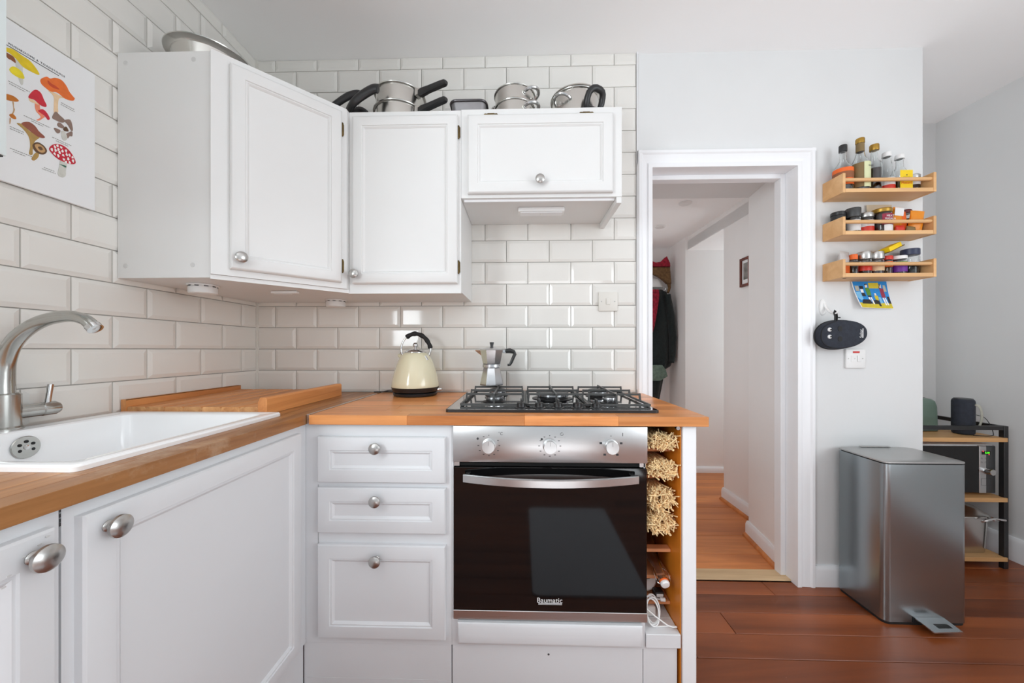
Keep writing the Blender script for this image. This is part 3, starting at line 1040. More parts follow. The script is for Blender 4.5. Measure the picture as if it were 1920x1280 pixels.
# --- tap
t = thing('tap', 'worn chrome swan-neck tap with a side lever behind the sink', 'tap', (-1.236, 0.822, ZT))
tx, ty = -1.236, 0.822
B().lathe([(0.030, -0.0098), (0.030, 0.004), (0.0262, 0.008), (0.0262, 0.084), (0.0235, 0.0875), (0.0165, 0.088)], (tx, ty, ZT + 0.0105), (0, 0, 1), 32).build('body', 'tapmetal', t)
pts = [(tx, ty, 0.983), (tx, ty, 1.02), (tx + 0.004, ty, 1.062), (tx + 0.022, ty + 0.001, 1.105), (tx + 0.055, ty + 0.003, 1.138), (tx + 0.098, ty + 0.006, 1.160), (tx + 0.148, ty + 0.009, 1.168), (tx + 0.186, ty + 0.010, 1.160), (tx + 0.206, ty + 0.011, 1.143)]
sp = spline(pts, 6)
B().tube(sp, [0.0178 - 0.0045 * min(1, i / 40) for i in range(len(sp))], 20).build('spout', 'tapmetal', t)
e0, e1 = sp[-1], (sp[-1] - sp[-4]).normalized()
B().lathe([(0.0142, -0.004), (0.0150, -0.003), (0.0150, 0.008), (0.0120, 0.0085), (0.0005, 0.0075)], e0, e1, 24).build('aerator', 'chrome', t)
ax = Vector((0.10, 1, 0.02)).normalized()
k = B().lathe([(0.0165, 0.015), (0.0165, 0.060), (0.0160, 0.0605), (0.0165, 0.061), (0.0175, 0.062), (0.0175, 0.086), (0.013, 0.094), (0.0005, 0.0955)], (tx, ty, 0.934), ax, 28).build('lever_barrel', 'tapmetal', t)
B().cyl(0.0058, Vector((tx, ty, 0.945)) + ax * 0.073, (0.04, 0.1, 1), 0.052, 16, 0.001).build('lever', 'chrome', k)

# --- wooden draining board lying beyond the sink
t = thing('draining_board', 'wooden draining board with two raised side rails, lying beyond the sink', 'board', (-1.03, 1.32, ZT))
bz = ZT + 0.0005
xs = [-1.262, -1.250] + [-1.250 + 0.0615 * i for i in range(1, 8)]
for i in range(7):
    x0, x1 = -1.246 + 0.0605 * i, -1.246 + 0.0605 * (i + 1)
    prof = [(x0 + 0.0003, 0.004), (x0 + 0.0003, 0.017), (x0 + 0.005, 0.0215), (x1 - 0.005, 0.0215), (x1 - 0.0003, 0.017), (x1 - 0.0003, 0.004)]
    p = B().rings([[Vector((x, yy, bz + z + (yy - 1.10) * 0.012)) for x, z in prof] for yy in (1.098, 1.552)]).build('plank', 'board', t)
    B().rings([[Vector((x, yy, bz + z)) for x, z in prof] for yy in (1.0972, 1.0979)]).build('end_grain', 'board_end', p)
for x0, x1, fl in ((-1.2625, -1.2462, 1), (-0.822, -0.793, -1)):
    hh = 0.044 if fl > 0 else 0.052
    prof = [(x0, 0.0), (x1, 0.0), (x1, hh - (0.012 if fl < 0 else 0.0)), (x1 - (0.004 if fl < 0 else 0), hh - 0.002), (x0 + 0.006, hh), (x0, hh - (0.006 if fl < 0 else 0))]
    if fl < 0:
        prof = [(x0, 0.0), (x1, 0.0), (x1, hh - 0.006), (x1 - 0.004, hh), (x0 + 0.007, hh), (x0, hh - 0.016)]
    B().rings([[Vector((x, yy, bz + z)) for x, z in prof] for yy in (1.094, 1.556)]).build('rail', 'board', t)

# ---------------------------------------------------------------- hob
t = thing('gas_hob', 'five-burner gas hob with cast-iron pan supports set in the oak worktop', 'hob', (0.1, 1.40, ZT))
HX0, HX1, HY0, HY1 = -0.244, 0.438, 1.146, 1.640
HZ = ZT + 0.0095
B().rings([rr(HX0, HX1, HY0, HY1, 0.012, ZT + 0.0005), rr(HX0, HX1, HY0, HY1, 0.012, HZ - 0.002), rr(HX0 + .002, HX1 - .002, HY0 + .002, HY1 - .002, 0.011, HZ)]).build('hob_plate', 'hobsteel', t)
B().rings([rr(HX0 - .0015, HX1 + .0015, HY0 - .0015, HY1 + .0015, 0.0135, ZT + 0.0004), rr(HX0 - .0015, HX1 + .0015, HY0 - .0015, HY1 + .0015, 0.0135, HZ - 0.001), rr(HX0 + .0012, HX1 - .0012, HY0 + .0012, HY1 - .0012, 0.011, HZ - 0.0002)]).build('edge_trim', 'black', t)


def burner(x, y, r):
    bn = B().lathe([(r * 1.25, 0), (r * 1.28, 0.002), (r * 0.95, 0.005), (r * 0.9, 0.010)], (x, y, HZ), (0, 0, 1), 32).build('burner_base', 'black', t)
    g = B()
    g.lathe([(r * 0.88, 0.010), (r, 0.012), (r, 0.019), (r * 0.95, 0.021)], (x, y, HZ), (0, 0, 1), 32)
    for i in range(24):
        m4 = Matrix.Translation((x, y, HZ)) @ Matrix.Rotation(2 * math.pi * i / 24, 4, 'Z')
        g.box(r * 0.97, r * 1.03, -0.002, 0.002, 0.012, 0.019, mtx=m4)
    g.build('flame_ring', 'alu', bn)
    B().lathe([(r * 0.93, 0.0212), (r * 1.02, 0.0225), (r * 1.0, 0.026), (r * 0.9, 0.0278), (0.0005, 0.0282)], (x, y, HZ), (0, 0, 1), 32).build('burner_cap', 'iron', bn)


GY0, GY1 = 1.212, 1.600
G = ((-0.206, 0.012), (0.019, 0.228), (0.235, 0.432))
for x, y, r in ((-0.100, 1.325, 0.034), (-0.100, 1.500, 0.034), (0.122, 1.415, 0.062), (0.318, 1.300, 0.024), (0.318, 1.495, 0.040)):
    burner(x, y, r)
TZ = 0.933
for g0, g1 in G:
    b = B()
    zr = HZ + 0.006
    s = 0.0042

    def bar(p, q, w=0.0030, hgt=0.0036):
        p, q = Vector(p), Vector(q)
        dirn = (q - p).normalized()
        up = Vector((0, 0, 1)) if abs(dirn.z) < 0.9 else Vector((0, 1, 0))
        sd = dirn.cross(up).normalized()
        up = sd.cross(dirn)
        b.rings([[c + sd * (w * i) + up * (hgt * j) for i, j in ((-1, -1), (1, -1), (1, 1), (-1, 1))] for c in (p, q)])

    bar((g0, GY0, zr), (g1, GY0, zr))
    bar((g0, GY1, zr), (g1, GY1, zr))
    bar((g0, GY0, zr), (g0, GY1, zr))
    bar((g1, GY0, zr), (g1, GY1, zr))
    m0, m1 = g0 + 0.006, g1 - 0.006
    for y in (1.292, 1.415, 1.535):
        bar((m0, y, TZ - 0.006), (m1, y, TZ - 0.006))
        bar((m0, y, zr), (m0 + 0.003, y, TZ - 0.002))
        bar((m1, y, zr), (m1 - 0.003, y, TZ - 0.002))
    cx = (g0 + g1) / 2
    bar((cx, 1.262, TZ - 0.005), (cx, 1.345, TZ - 0.005))
    bar((cx, 1.345, TZ - 0.005), (cx, 1.570, TZ - 0.004))
    bar((cx, 1.262, zr - 0.004), (cx, 1.262, TZ - 0.001))
    bar((cx, 1.570, zr), (cx, 1.570, TZ))
    for x in (g0 + 0.004, g1 - 0.004):
        for y in (GY0 + 0.006, GY1 - 0.006):
            b.lathe([(0.006, 0.0), (0.006, 0.005)], (x, y, HZ + 0.0002), (0, 0, 1), 10)
    b.build('pan_support', 'iron', t)
for x in (-0.0005, 0.0595, 0.121, 0.184, 0.246):
    k = B().lathe([(0.0205, 0), (0.0205, 0.0015), (0.0175, 0.0035), (0.0150, 0.004), (0.0140, 0.016), (0.0120, 0.018), (0.0005, 0.0185)], (x, 1.182, HZ + 0.0002), (0, 0, 1), 24).build('control_knob', 'black', t)
    B().box(x - 0.0032, x + 0.0032, 1.166, 1.198, HZ + 0.010, HZ + 0.030, 0.0015, 2).build('grip', 'black', k)

# ---------------------------------------------------------------- kettle, moka pot, switch, cable
t = thing('kettle', 'cream pyramid electric kettle with black grip on the back worktop', 'kettle', (-0.470, 1.575, ZT))
KC = Vector((-0.470, 1.575, 0))
base = B().lathe([(0.088, 0.0005), (0.094, 0.004), (0.096, 0.012), (0.092, 0.0155), (0.0005, 0.0165)], KC + ZP * ZT, (0, 0, 1), 40).build('power_base', 'black', t)
B().lathe([(0.090, 0.017), (0.0965, 0.020), (0.1005, 0.030), (0.1035, 0.0385), (0.0005, 0.0385)], KC + ZP * ZT, (0, 0, 1), 40).build('foot', 'black', t)
B().lathe([(0.1020, 0.039), (0.1025, 0.042), (0.1000, 0.060), (0.0940, 0.090), (0.0850, 0.122), (0.0740, 0.152), (0.0620, 0.175), (0.0510, 0.187), (0.0480, 0.1885)], KC + ZP * ZT, (0, 0, 1), 48).build('body', 'cream', t)
lid = B().lathe([(0.0480, 0.189), (0.0478, 0.191), (0.040, 0.198), (0.026, 0.204), (0.010, 0.2065), (0.006, 0.207), (0.005, 0.211)], KC + ZP * ZT, (0, 0, 1), 40).build('lid', 'chrome', t)
B().lathe([(0.0005, -0.0115)] + [(0.0115 * math.cos(R(a)), 0.0115 * math.sin(R(a))) for a in range(-75, 90, 15)] + [(0.0005, 0.0115)], KC + ZP * (ZT + 0.222), (0, 0, 1), 24).build('lid_knob', 'chrome', lid)
hp = spline([KC + Vector(v) for v in ((-0.053, 0.0, 1.056), (-0.064, 0, 1.080), (-0.060, 0, 1.112), (-0.040, 0, 1.142), (-0.004, 0, 1.158), (0.034, 0, 1.146), (0.060, 0, 1.114), (0.067, 0, 1.082), (0.055, 0, 1.050))], 6)
hnd = B().tube(hp, 0.0042, 12).build('handle', 'chrome', t)
gp = hp[18:41]
B().tube(gp, [0.0098 + 0.0012 * math.sin(i * 1.3) for i in range(len(gp))], 14).build('grip', 'rubber', hnd)
B().tube([KC + Vector((0.047, -0.030, 1.052)), KC + Vector((0.062, -0.034, 1.030)), KC + Vector((0.082, -0.036, 0.965)), KC + Vector((0.086, -0.037, 0.955))], [0.007, 0.006, 0.005, 0.0035], 10).build('water_gauge', 'glass', t)
B().tube([KC + Vector((0.0485, -0.028, 1.058)), KC + Vector((0.060, -0.030, 1.040))], 0.0085, 12).build('gauge_collar', 'chrome', t)
B().tube([KC + Vector((-0.058, 0.01, 1.046)), KC + Vector((-0.078, 0.02, 1.060)), KC + Vector((-0.083, 0.022, 1.064))], [0.013, 0.008, 0.006], 12).build('spout', 'cream', t)
B().box(KC.x + 0.098, KC.x + 0.122, KC.y - 0.02, KC.y - 0.005, ZT + 0.023, ZT + 0.033, 0.003, 2).build('switch_lever', 'chrome', t)

t = thing('moka_pot', 'octagonal aluminium moka pot with black handle on the back left burner', 'coffee pot', (-0.128, 1.545, TZ))
MC = Vector((-0.128, 1.545, TZ + 0.001))
ph = math.pi / 8
B().lathe([(0.047, 0), (0.0525, 0.002), (0.0530, 0.006), (0.0375, 0.0735), (0.0360, 0.076)], MC, (0, 0, 1), 8, phase=ph).build('boiler', 'alu', t)
B().lathe([(0.0375, 0.0765), (0.0400, 0.078), (0.0400, 0.0905), (0.0375, 0.092)], MC, (0, 0, 1), 36).build('collar', 'alu', t)
B().lathe([(0.0375, 0.0925), (0.0400, 0.0935), (0.0515, 0.1490), (0.0520, 0.1510)], MC, (0, 0, 1), 8, phase=ph).build('jug', 'alu', t)
B().rings([[MC + Vector(v) for v in ((-0.044, -0.013, 0.128), (-0.044, 0.013, 0.128), (-0.047, 0.016, 0.1505), (-0.047, -0.016, 0.1505))], [MC + Vector(v) for v in ((-0.071, -0.002, 0.1475), (-0.071, 0.002, 0.1475), (-0.072, 0.003, 0.1515), (-0.072, -0.003, 0.1515))]]).build('spout', 'alu', t)
ld = B().lathe([(0.0525, 0.1515), (0.0530, 0.1530), (0.0500, 0.1550), (0.0130, 0.1665), (0.0100, 0.1670)], MC, (0, 0, 1), 8, phase=ph).build('lid', 'alu', t)
B().lathe([(0.0065, 0.167), (0.0060, 0.170), (0.0095, 0.1835), (0.0085, 0.1855), (0.0005, 0.186)], MC, (0, 0, 1), 8).build('lid_knob', 'darkgrey', ld)
B().box(MC.x + 0.047, MC.x + 0.062, MC.y - 0.006, MC.y + 0.006, MC.z + 0.139, MC.z + 0.1545, 0.0015, 1).build('hinge', 'chrome', t)
hpts = [MC + Vector(v) for v in ((0.058, 0, 0.147), (0.078, 0, 0.149), (0.096, 0, 0.143), (0.100, 0, 0.135), (0.084, 0, 0.098), (0.078, 0, 0.088), (0.068, 0, 0.087))]
B().tube(hpts, [0.009, 0.011, 0.0085, 0.0075, 0.0065, 0.0055, 0.005], 8, flat=0.8).build('handle', 'black', t)

t = thing('light_switch', 'white single switch plate on the tiles above the hob', 'switch', (0.403, W - 0.01, 1.31))
B().box(0.360, 0.448, W - 0.0165, W - 0.0086, 1.267, 1.355, 0.002, 2).build('plate', 'ivory', t)
B().box(0.394, 0.412, W - 0.0205, W - 0.0168, 1.297, 1.326, 0.0015, 2).build('rocker', 'ivory', t)
for x in (0.373, 0.434):
    B().cyl(0.0028, (x, W - 0.0165, 1.311), (0, -1, 0), 0.0006, 12).build('screw', 'nickel', t)

tag(B().tube(spline([(-0.69, 1.655, ZT + 0.004), (-0.64, 1.664, ZT + 0.004), (-0.61, 1.657, ZT + 0.0045), (-0.575, 1.66, ZT + 0.004), (-0.545, 1.662, ZT + 0.004)], 6), 0.0030, 8).build('kettle_cable', 'black'),
    'black cable lying along the tiles from the kettle to the corner', 'cable')
tag(B().tube(spline([(-0.65, 1.640, ZT + 0.0045), (-0.62, 1.652, ZT + 0.0115), (-0.60, 1.668, ZT + 0.010), (-0.585, 1.673, ZT + 0.006)], 6), 0.0022, 8).build('charger_cable', 'darkgrey'),
    'thin grey cable crossing over the kettle cable by the metal strip', 'cable')

# ---------------------------------------------------------------- mushroom print
t = thing('mushroom_print', 'white board print of painted mushrooms and toadstools on the left tiles', 'print', (-1.258, 0.80, 1.5))
B().box(XL + 0.0088, -1.2565, 0.560, 1.021, 1.497, 1.897, 0.0008, 1).build('board', 'paper', t)
MUSH=[('grey',[(0.8552,1.8093),(0.8667,1.8051),(0.8677,1.7895),(0.8687,1.7616),(0.8657,1.7526),(0.8609,1.7625),(0.8571,1.7839)]),('yellow',[(0.8356,1.8224),(0.843,1.8266),(0.8514,1.8297),(0.8687,1.8271),(0.8806,1.8258),(0.8918,1.8167),(0.8991,1.8047),(0.8897,1.8004),(0.8677,1.8004),(0.8561,1.8101),(0.843,1.8153),(0.8356,1.8132)]),('brown',[(0.8365,1.8113),(0.843,1.8127),(0.8523,1.811),(0.8552,1.7999),(0.8476,1.8005),(0.8411,1.8006)]),('yellow2',[(0.8444,1.7766),(0.8504,1.7874),(0.8599,1.7889),(0.8677,1.784),(0.8706,1.7726),(0.8619,1.7673),(0.8504,1.768),(0.8458,1.7711)]),('cream',[(0.9161,1.7755),(0.926,1.7782),(0.9372,1.779),(0.9487,1.7782),(0.9383,1.7695),(0.9361,1.7444),(0.9366,1.7316),(0.9282,1.7245),(0.9277,1.7445),(0.9271,1.7674)]),('orange',[(0.9017,1.7947),(0.9129,1.8096),(0.9205,1.8104),(0.9305,1.8201),(0.9441,1.8238),(0.9545,1.8152),(0.9604,1.8046),(0.9688,1.797),(0.9725,1.7934),(0.9676,1.784),(0.951,1.7784),(0.9349,1.7832),(0.9216,1.7765),(0.9107,1.7787),(0.9022,1.7838)]),('dorange',[(0.915,1.802),(0.9238,1.7984),(0.9305,1.799),(0.9395,1.7953),(0.9282,1.79),(0.9172,1.7921)]),('salmon',[(0.8907,1.7252),(0.8988,1.729),(0.9002,1.717),(0.9057,1.704),(0.9142,1.7001),(0.9099,1.7011),(0.8988,1.6847),(0.8934,1.683),(0.9016,1.6957),(0.8921,1.706)]),('red',[(0.8781,1.7301),(0.884,1.7479),(0.8921,1.7601),(0.9016,1.7587),(0.9078,1.7445),(0.9127,1.7348),(0.9106,1.7278),(0.9002,1.7262),(0.8894,1.7316)]),('cream',[(0.8788,1.7287),(0.888,1.7298),(0.8988,1.7253),(0.8907,1.7234),(0.8814,1.7224)]),('red',[(0.8961,1.7087),(0.9057,1.7185),(0.9142,1.7133),(0.9191,1.7033),(0.9156,1.6969),(0.9099,1.703),(0.9002,1.7059)]),('brown2',[(0.8363,1.7083),(0.8435,1.7131),(0.8533,1.7143),(0.8605,1.7097),(0.8558,1.7038),(0.8447,1.6987),(0.8363,1.698)]),('tan',[(0.8496,1.7003),(0.8514,1.7007),(0.852,1.688),(0.8535,1.682),(0.8508,1.6706),(0.8486,1.6691),(0.8514,1.6806)]),('brown2',[(0.8441,1.6635),(0.8496,1.6697),(0.8551,1.6655),(0.8551,1.6599),(0.8483,1.6585)]),('tan',[(0.8447,1.6552),(0.8465,1.6564),(0.8461,1.6474),(0.8447,1.6413)]),('tan2',[(0.857,1.6508),(0.8658,1.6546),(0.8788,1.6465),(0.8907,1.6429),(0.8988,1.6404),(0.8894,1.6238),(0.886,1.6018),(0.8854,1.5887),(0.8794,1.5873),(0.8814,1.6083),(0.8788,1.6303),(0.8684,1.6437)]),('dbrown',[(0.8652,1.6551),(0.8774,1.6677),(0.8894,1.6658),(0.8975,1.6562),(0.9092,1.6484),(0.9044,1.6422),(0.8934,1.6408),(0.8801,1.6473)]),('tan2',[(0.8907,1.5953),(0.8975,1.599),(0.8961,1.5872),(0.8887,1.575),(0.884,1.5771)]),('umber',[(0.8854,1.6142),(0.8948,1.626),(0.9071,1.6239),(0.9135,1.6134),(0.9071,1.6006),(0.8948,1.5975),(0.8874,1.6044)]),('tan',[(0.8894,1.6146),(0.8961,1.6222),(0.9057,1.6203),(0.9099,1.6114),(0.9044,1.6037),(0.8961,1.6038)]),('umber',[(0.8954,1.6135),(0.9016,1.6179),(0.9051,1.6125),(0.9002,1.6079)]),('gbrown',[(0.9242,1.7094),(0.9307,1.729),(0.9388,1.7257),(0.9509,1.718),(0.9448,1.7083),(0.93,1.7065)]),('gbrown',[(0.9494,1.717),(0.9625,1.727),(0.968,1.7052),(0.9648,1.6983),(0.957,1.7102)]),('gbrown',[(0.9351,1.7002),(0.9403,1.7055),(0.9494,1.6995),(0.9448,1.6928),(0.9359,1.693)]),('umber',[(0.9471,1.6923),(0.9532,1.7029),(0.9586,1.6935),(0.9509,1.6888)]),('gbrown',[(0.9278,1.6832),(0.9403,1.6852),(0.9388,1.6766),(0.9336,1.6735)]),('gbrown',[(0.9586,1.6895),(0.9664,1.6973),(0.9664,1.6844),(0.9609,1.6811),(0.957,1.6729),(0.9524,1.6799)]),('grey',[(0.9433,1.6841),(0.9509,1.6868),(0.9555,1.672),(0.9494,1.6616),(0.9441,1.6672)]),('grey',[(0.9418,1.6031),(0.954,1.6026),(0.9524,1.5804),(0.9517,1.5663),(0.9448,1.5587),(0.9359,1.5625),(0.9388,1.587)]),('green',[(0.9388,1.5919),(0.9524,1.594),(0.9517,1.5888),(0.9448,1.5901)]),('crimson',[(0.918,1.6206),(0.9242,1.6355),(0.9359,1.6447),(0.9494,1.646),(0.9633,1.6371),(0.9735,1.6188),(0.9711,1.6086),(0.957,1.6033),(0.9403,1.6032),(0.9271,1.6095)])]
DOTS=[(0.9227,1.6223),(0.9285,1.6332),(0.9344,1.6394),(0.93,1.6245),(0.9285,1.6141),(0.9359,1.6297),(0.9388,1.6236),(0.9418,1.6388),(0.9448,1.6308),(0.9359,1.6124),(0.9463,1.62),(0.9524,1.635),(0.954,1.6261),(0.9479,1.6092),(0.957,1.616),(0.9601,1.6275),(0.9664,1.625),(0.968,1.6159),(0.9601,1.6078),(0.9524,1.6048)]
PX = -1.2563
sets = {}
for i, (c, pts) in enumerate(MUSH):
    sm = [(v.x, v.y) for v in spline([(a, b_, 0) for a, b_ in pts], 4, True)]
    q = B()
    q.prism(sm, lambda u, v, d: Vector((PX + d, u, v)), 0.0, 0.0003 + 0.00003 * i)
    q.build('painted_mushroom', c + '_ink', t)
q = B()
for i, (y, z) in enumerate(DOTS):
    a0 = i * 1.1
    q.prism([(y + 0.0032 * math.cos(a0 + k * 1.05) * (1 if k % 2 else 0.6), z + 0.0048 * math.sin(a0 + k * 1.05) * (1 if k % 3 else 0.6)) for k in range(6)], lambda u, v, d: Vector((PX + d, u, v)), 0.0014, 0.0017)
q.build('white_spots', 'white_ink', t)
q = B()
for ya, yb, z in ((0.8697, 0.9199, 1.6790), (0.884, 0.906, 1.6740), (0.8453, 0.8697, 1.6360), (0.8453, 0.869, 1.6310), (0.8453, 0.8854, 1.5828), (0.851, 0.873, 1.5776), (0.9078, 0.9285, 1.5670), (0.904, 0.931, 1.5620),
                  (0.9426, 0.9711, 1.7619), (0.9420, 0.9720, 1.7565), (0.9242, 0.9648, 1.6566), (0.932, 0.958, 1.6515), (0.8425, 0.8806, 1.7458), (0.844, 0.872, 1.7405)):
    y = ya
    while y < yb:
        w_ = random.uniform(0.002, 0.005)
        q.box(PX, PX + 0.0004, y, min(y + w_, yb), z - 0.0008, z + 0.0008)
        y += w_ + 0.0012
tag(q.build('captions', 'taupe_ink', t), kind='stuff')
B().box(PX, PX + 0.0004, 0.70, 0.938, 1.8306, 1.8322).build('title_rule', 'ink', t)
text('MUSHROOMS & TOADSTOOLS', 0.0068, 'ink', t, (PX + 0.0003, 0.8425, 1.8378), YP, ZP, 0.0002, 'LEFT', name='title_lettering', spacing=1.2)

# ---------------------------------------------------------------- things on top of the wall units
def ringpan(mb, c, r0, r1, h, lip=0.004, seg=40, inner=0.0025):
    """open pan: outer wall, rolled rim, inner wall"""
    mb.lathe([(0.0005, 0), (r0 - 0.006, 0), (r0, 0.005), (r1, h - 0.006), (r1 + lip, h - 0.004), (r1 + lip + 0.001, h - 0.001), (r1 + lip - 0.001, h + 0.001), (r1 - inner, h - 0.001), (r0 - inner, 0.007), (0.0005, 0.004)], c, (0, 0, 1), seg, cap=False)


t = thing('roasting_dish', 'large round steel dish with a flared rim on the corner wall unit', 'dish', (-1.115, 1.255, UT))
b = B()
b.lathe([(0.0005, 0.001), (0.085, 0.001), (0.097, 0.008), (0.108, 0.090), (0.113, 0.096), (0.126, 0.1005), (0.127, 0.1030), (0.112, 0.0995), (0.105, 0.091), (0.094, 0.010), (0.0005, 0.004)], (-1.115, 1.255, UT), (0, 0, 1), 56, cap=False)
b.build('bowl', 'steel', t)


def frying_pan(lab, c, r, pts, rad, m='black'):
    t = thing('frying_pan', lab, 'pan', (c[0], c[1], UT))
    b = B()
    ringpan(b, (c[0], c[1], UT + 0.0005), r - 0.012, r, 0.042, 0.002)
    b.build('pan_body', 'iron', t)
    sp = spline(pts, 6)
    k = len(sp)
    B().tube(sp, [rad * (0.75 + 0.35 * min(1, i / (k * 0.6))) * (0.8 if i in (0, k - 1) else 1) for i in range(k)], 14, flat=0.72).build('handle', m, t)
    return t


frying_pan('black frying pan on the corner unit, its curved handle rising behind the diagonal door', (-0.985, 1.500), 0.100,
           [(-0.888, 1.500, 2.040), (-0.850, 1.492, 2.080), (-0.790, 1.490, 2.120), (-0.735, 1.490, 2.155), (-0.693, 1.490, 2.166), (-0.676, 1.490, 2.155)], 0.0155)
frying_pan('black frying pan with a thick handle leaning against the stacked saucepans', (-0.790, 1.578), 0.083,
           [(-0.742, 1.512, 2.046), (-0.715, 1.455, 2.062), (-0.668, 1.40, 2.063), (-0.624, 1.395, 2.094), (-0.583, 1.393, 2.114), (-0.563, 1.393, 2.114)], 0.0178)
t = thing('serving_fork', 'short black handle end lying between the frying pans and saucepans', 'utensil', (-0.70, 1.43, UT))
B().tube(spline([(-0.720, 1.448, UT + 0.006), (-0.695, 1.452, UT + 0.040), (-0.668, 1.455, UT + 0.055), (-0.645, 1.456, UT + 0.047), (-0.637, 1.456, UT + 0.028)], 6), 0.0140, 12).build('handle', 'black', t)
B().tube([(-0.72, 1.448, UT + 0.008), (-0.76, 1.444, UT + 0.006), (-0.81, 1.44, UT + 0.004)], [0.006, 0.004, 0.003], 8).build('shank', 'steel', t)


def saucepan(lab, cx, cy, z, r, h, ang, rise, n0):
    t = thing('saucepan', lab, 'saucepan', (cx, cy, z))
    b = B()
    ringpan(b, (cx, cy, z), r * 0.96, r * 0.985, h, 0.0065)
    b.build('pan_body', 'steel', t)
    d = Vector((math.cos(R(ang)), math.sin(R(ang)), 0))
    p0 = Vector((cx, cy, z + h - 0.018)) + d * (r + 0.001)
    s = Vector((-d.y, d.x, 0))
    up = Vector((0, 0, 1))
    br = B()
    br.rings([[p0 + d * u + s * a + up * v for a, v in ((-0.012 * k, -0.012 * k), (0.012 * k, -0.012 * k), (0.012 * k, 0.012 * k), (-0.012 * k, 0.012 * k))] for u, k in ((-0.001, 1.3), (0.008, 0.9), (0.022, 0.8))])
    br.build('bracket', 'steel', t)
    dd = (d + up * rise).normalized()
    uu = s.cross(dd) * -1 if s.cross(dd).z < 0 else s.cross(dd)
    q = p0 + d * 0.012
    rs = []
    for u, w, hh, dz in ((0.0, 0.0105, 0.013, -0.002), (0.012, 0.0120, 0.0165, -0.003), (0.055, 0.0115, 0.0125, 0.0), (0.115, 0.0125, 0.0110, 0.002), (0.138, 0.0120, 0.0105, 0.002), (0.146, 0.0085, 0.0065, 0.002)):
        c = q + dd * u + uu * dz
        rs.append([c + s * (w * a) + uu * (hh * b_) for a, b_ in ((-1, -0.6), (-0.6, -1), (0.6, -1), (1, -0.6), (1, 0.6), (0.6, 1), (-0.6, 1), (-1, 0.6))])
    hd = B().rings(rs).build('handle', 'black', t)
    e = q + dd * 0.131 + uu * 0.0130
    B().tube([e - dd * 0.012 - s * 0.004, e + dd * 0.006 - s * 0.004, e + dd * 0.006 + s * 0.004, e - dd * 0.012 + s * 0.004], 0.0012, 6).build('hanging_ring', 'chrome', hd)
    return t


saucepan('lower steel saucepan of the stack of two, resting on the tall wall unit', -0.522, 1.525, UT + 0.0005, 0.104, 0.0765, -30, -0.06, 1)
saucepan('upper steel saucepan of the stack of two, nested in the lower one', -0.520, 1.525, UT + 0.0785, 0.102, 0.0725, -30, -0.11, 2)

t = thing('loaf_tin', 'dark grey rectangular loaf tin beside the saucepans on the wall units', 'tin', (-0.235, 1.50, UT))
b = B()
o_ = [rr(-0.276, -0.152, 1.43, 1.60, 0.02, UT + 0.004), rr(-0.284, -0.142, 1.42, 1.61, 0.025, UT + 0.062)]
i_ = [rr(-0.282, -0.144, 1.422, 1.608, 0.025, UT + 0.062), rr(-0.274, -0.154, 1.432, 1.598, 0.02, UT + 0.007)]
b.rings(o_ + i_)
b.build('tin_body', 'tinside', t)
B().tube(rr(-0.286, -0.140, 1.418, 1.612, 0.027, UT + 0.063), 0.0050, 8, closed=True).build('rolled_rim', 'tin', t)


def loop_handle(mb, c, d, w, out, rad, drop=0.0, tilt=0.0):
    d = Vector(d).normalized()
    s = Vector((-d.y, d.x, 0))
    c = Vector(c)
    pts = []
    for a in range(0, 181, 15):
        pts.append(c + s * (w * math.cos(R(a))) + d * (out * math.sin(R(a))) + ZP * (tilt * math.sin(R(a))))
    mb.tube(pts, rad, 10)


for lab, z, r, h in (('lower tier of the steel steamer stack on the short wall unit', UT + 0.0035, 0.083, 0.073), ('upper tier of the steel steamer stack on the short wall unit', UT + 0.0775, 0.083, 0.058)):
    t = thing('steamer_pan', lab, 'pan', (-0.028, 1.51, z))
    b = B()
    ringpan(b, (-0.028, 1.51, z), r * 0.97, r, h, 0.004)
    b.build('pan_body', 'steel', t)
    for ang in (-38, 142):
        d = Vector((math.cos(R(ang)), math.sin(R(ang)), 0))
        b = B()
        loop_handle(b, Vector((-0.028, 1.51, z + h - 0.026)) + d * (r - 0.003), d, 0.034, 0.036, 0.0070, tilt=0.010)
        b.build('loop_handle', 'chrome', t)
        s = Vector((-d.y, d.x, 0))
        q = B()
        for k in (-0.040, 0.040):
            e = Vector((-0.028, 1.51, z + h - 0.030)) + (d + s * k * 10).normalized() * (r - 0.001)
            q.lathe([(0.0055, 0), (0.005, 0.003), (0.0005, 0.0045)], e, (e - Vector((-0.028, 1.51, e.z))), 12)
        q.build('rivets', 'chrome', t)

t = thing('lidded_pot', 'steel pot with domed lid and one black side grip on the short wall unit', 'pot', (0.232, 1.515, UT + 0.003))
pc = (0.228, 1.515, UT + 0.0035)
b = B()
ringpan(b, pc, 0.094, 0.097, 0.108, 0.006)
b.build('pot_body', 'steel', t)
ld = B().lathe([(0.100, 0.1095), (0.105, 0.111), (0.104, 0.115), (0.092, 0.1205), (0.090, 0.124), (0.070, 0.135), (0.066, 0.1385), (0.035, 0.146), (0.0005, 0.148)], pc, (0, 0, 1), 44).build('lid', 'steel', t)
b = B()
loop_handle(b, (pc[0] - 0.060, pc[1] - 0.070, pc[2] + 0.064), (-0.62, -0.78, 0), 0.034, 0.036, 0.0062, tilt=0.012)
b.build('loop_handle', 'chrome', t)
d = Vector((0.50, -0.86, 0)).normalized()
s = Vector((-d.y, d.x, 0))
c0 = Vector(pc) + d * 0.096 + ZP * 0.030
rs = []
gp = []
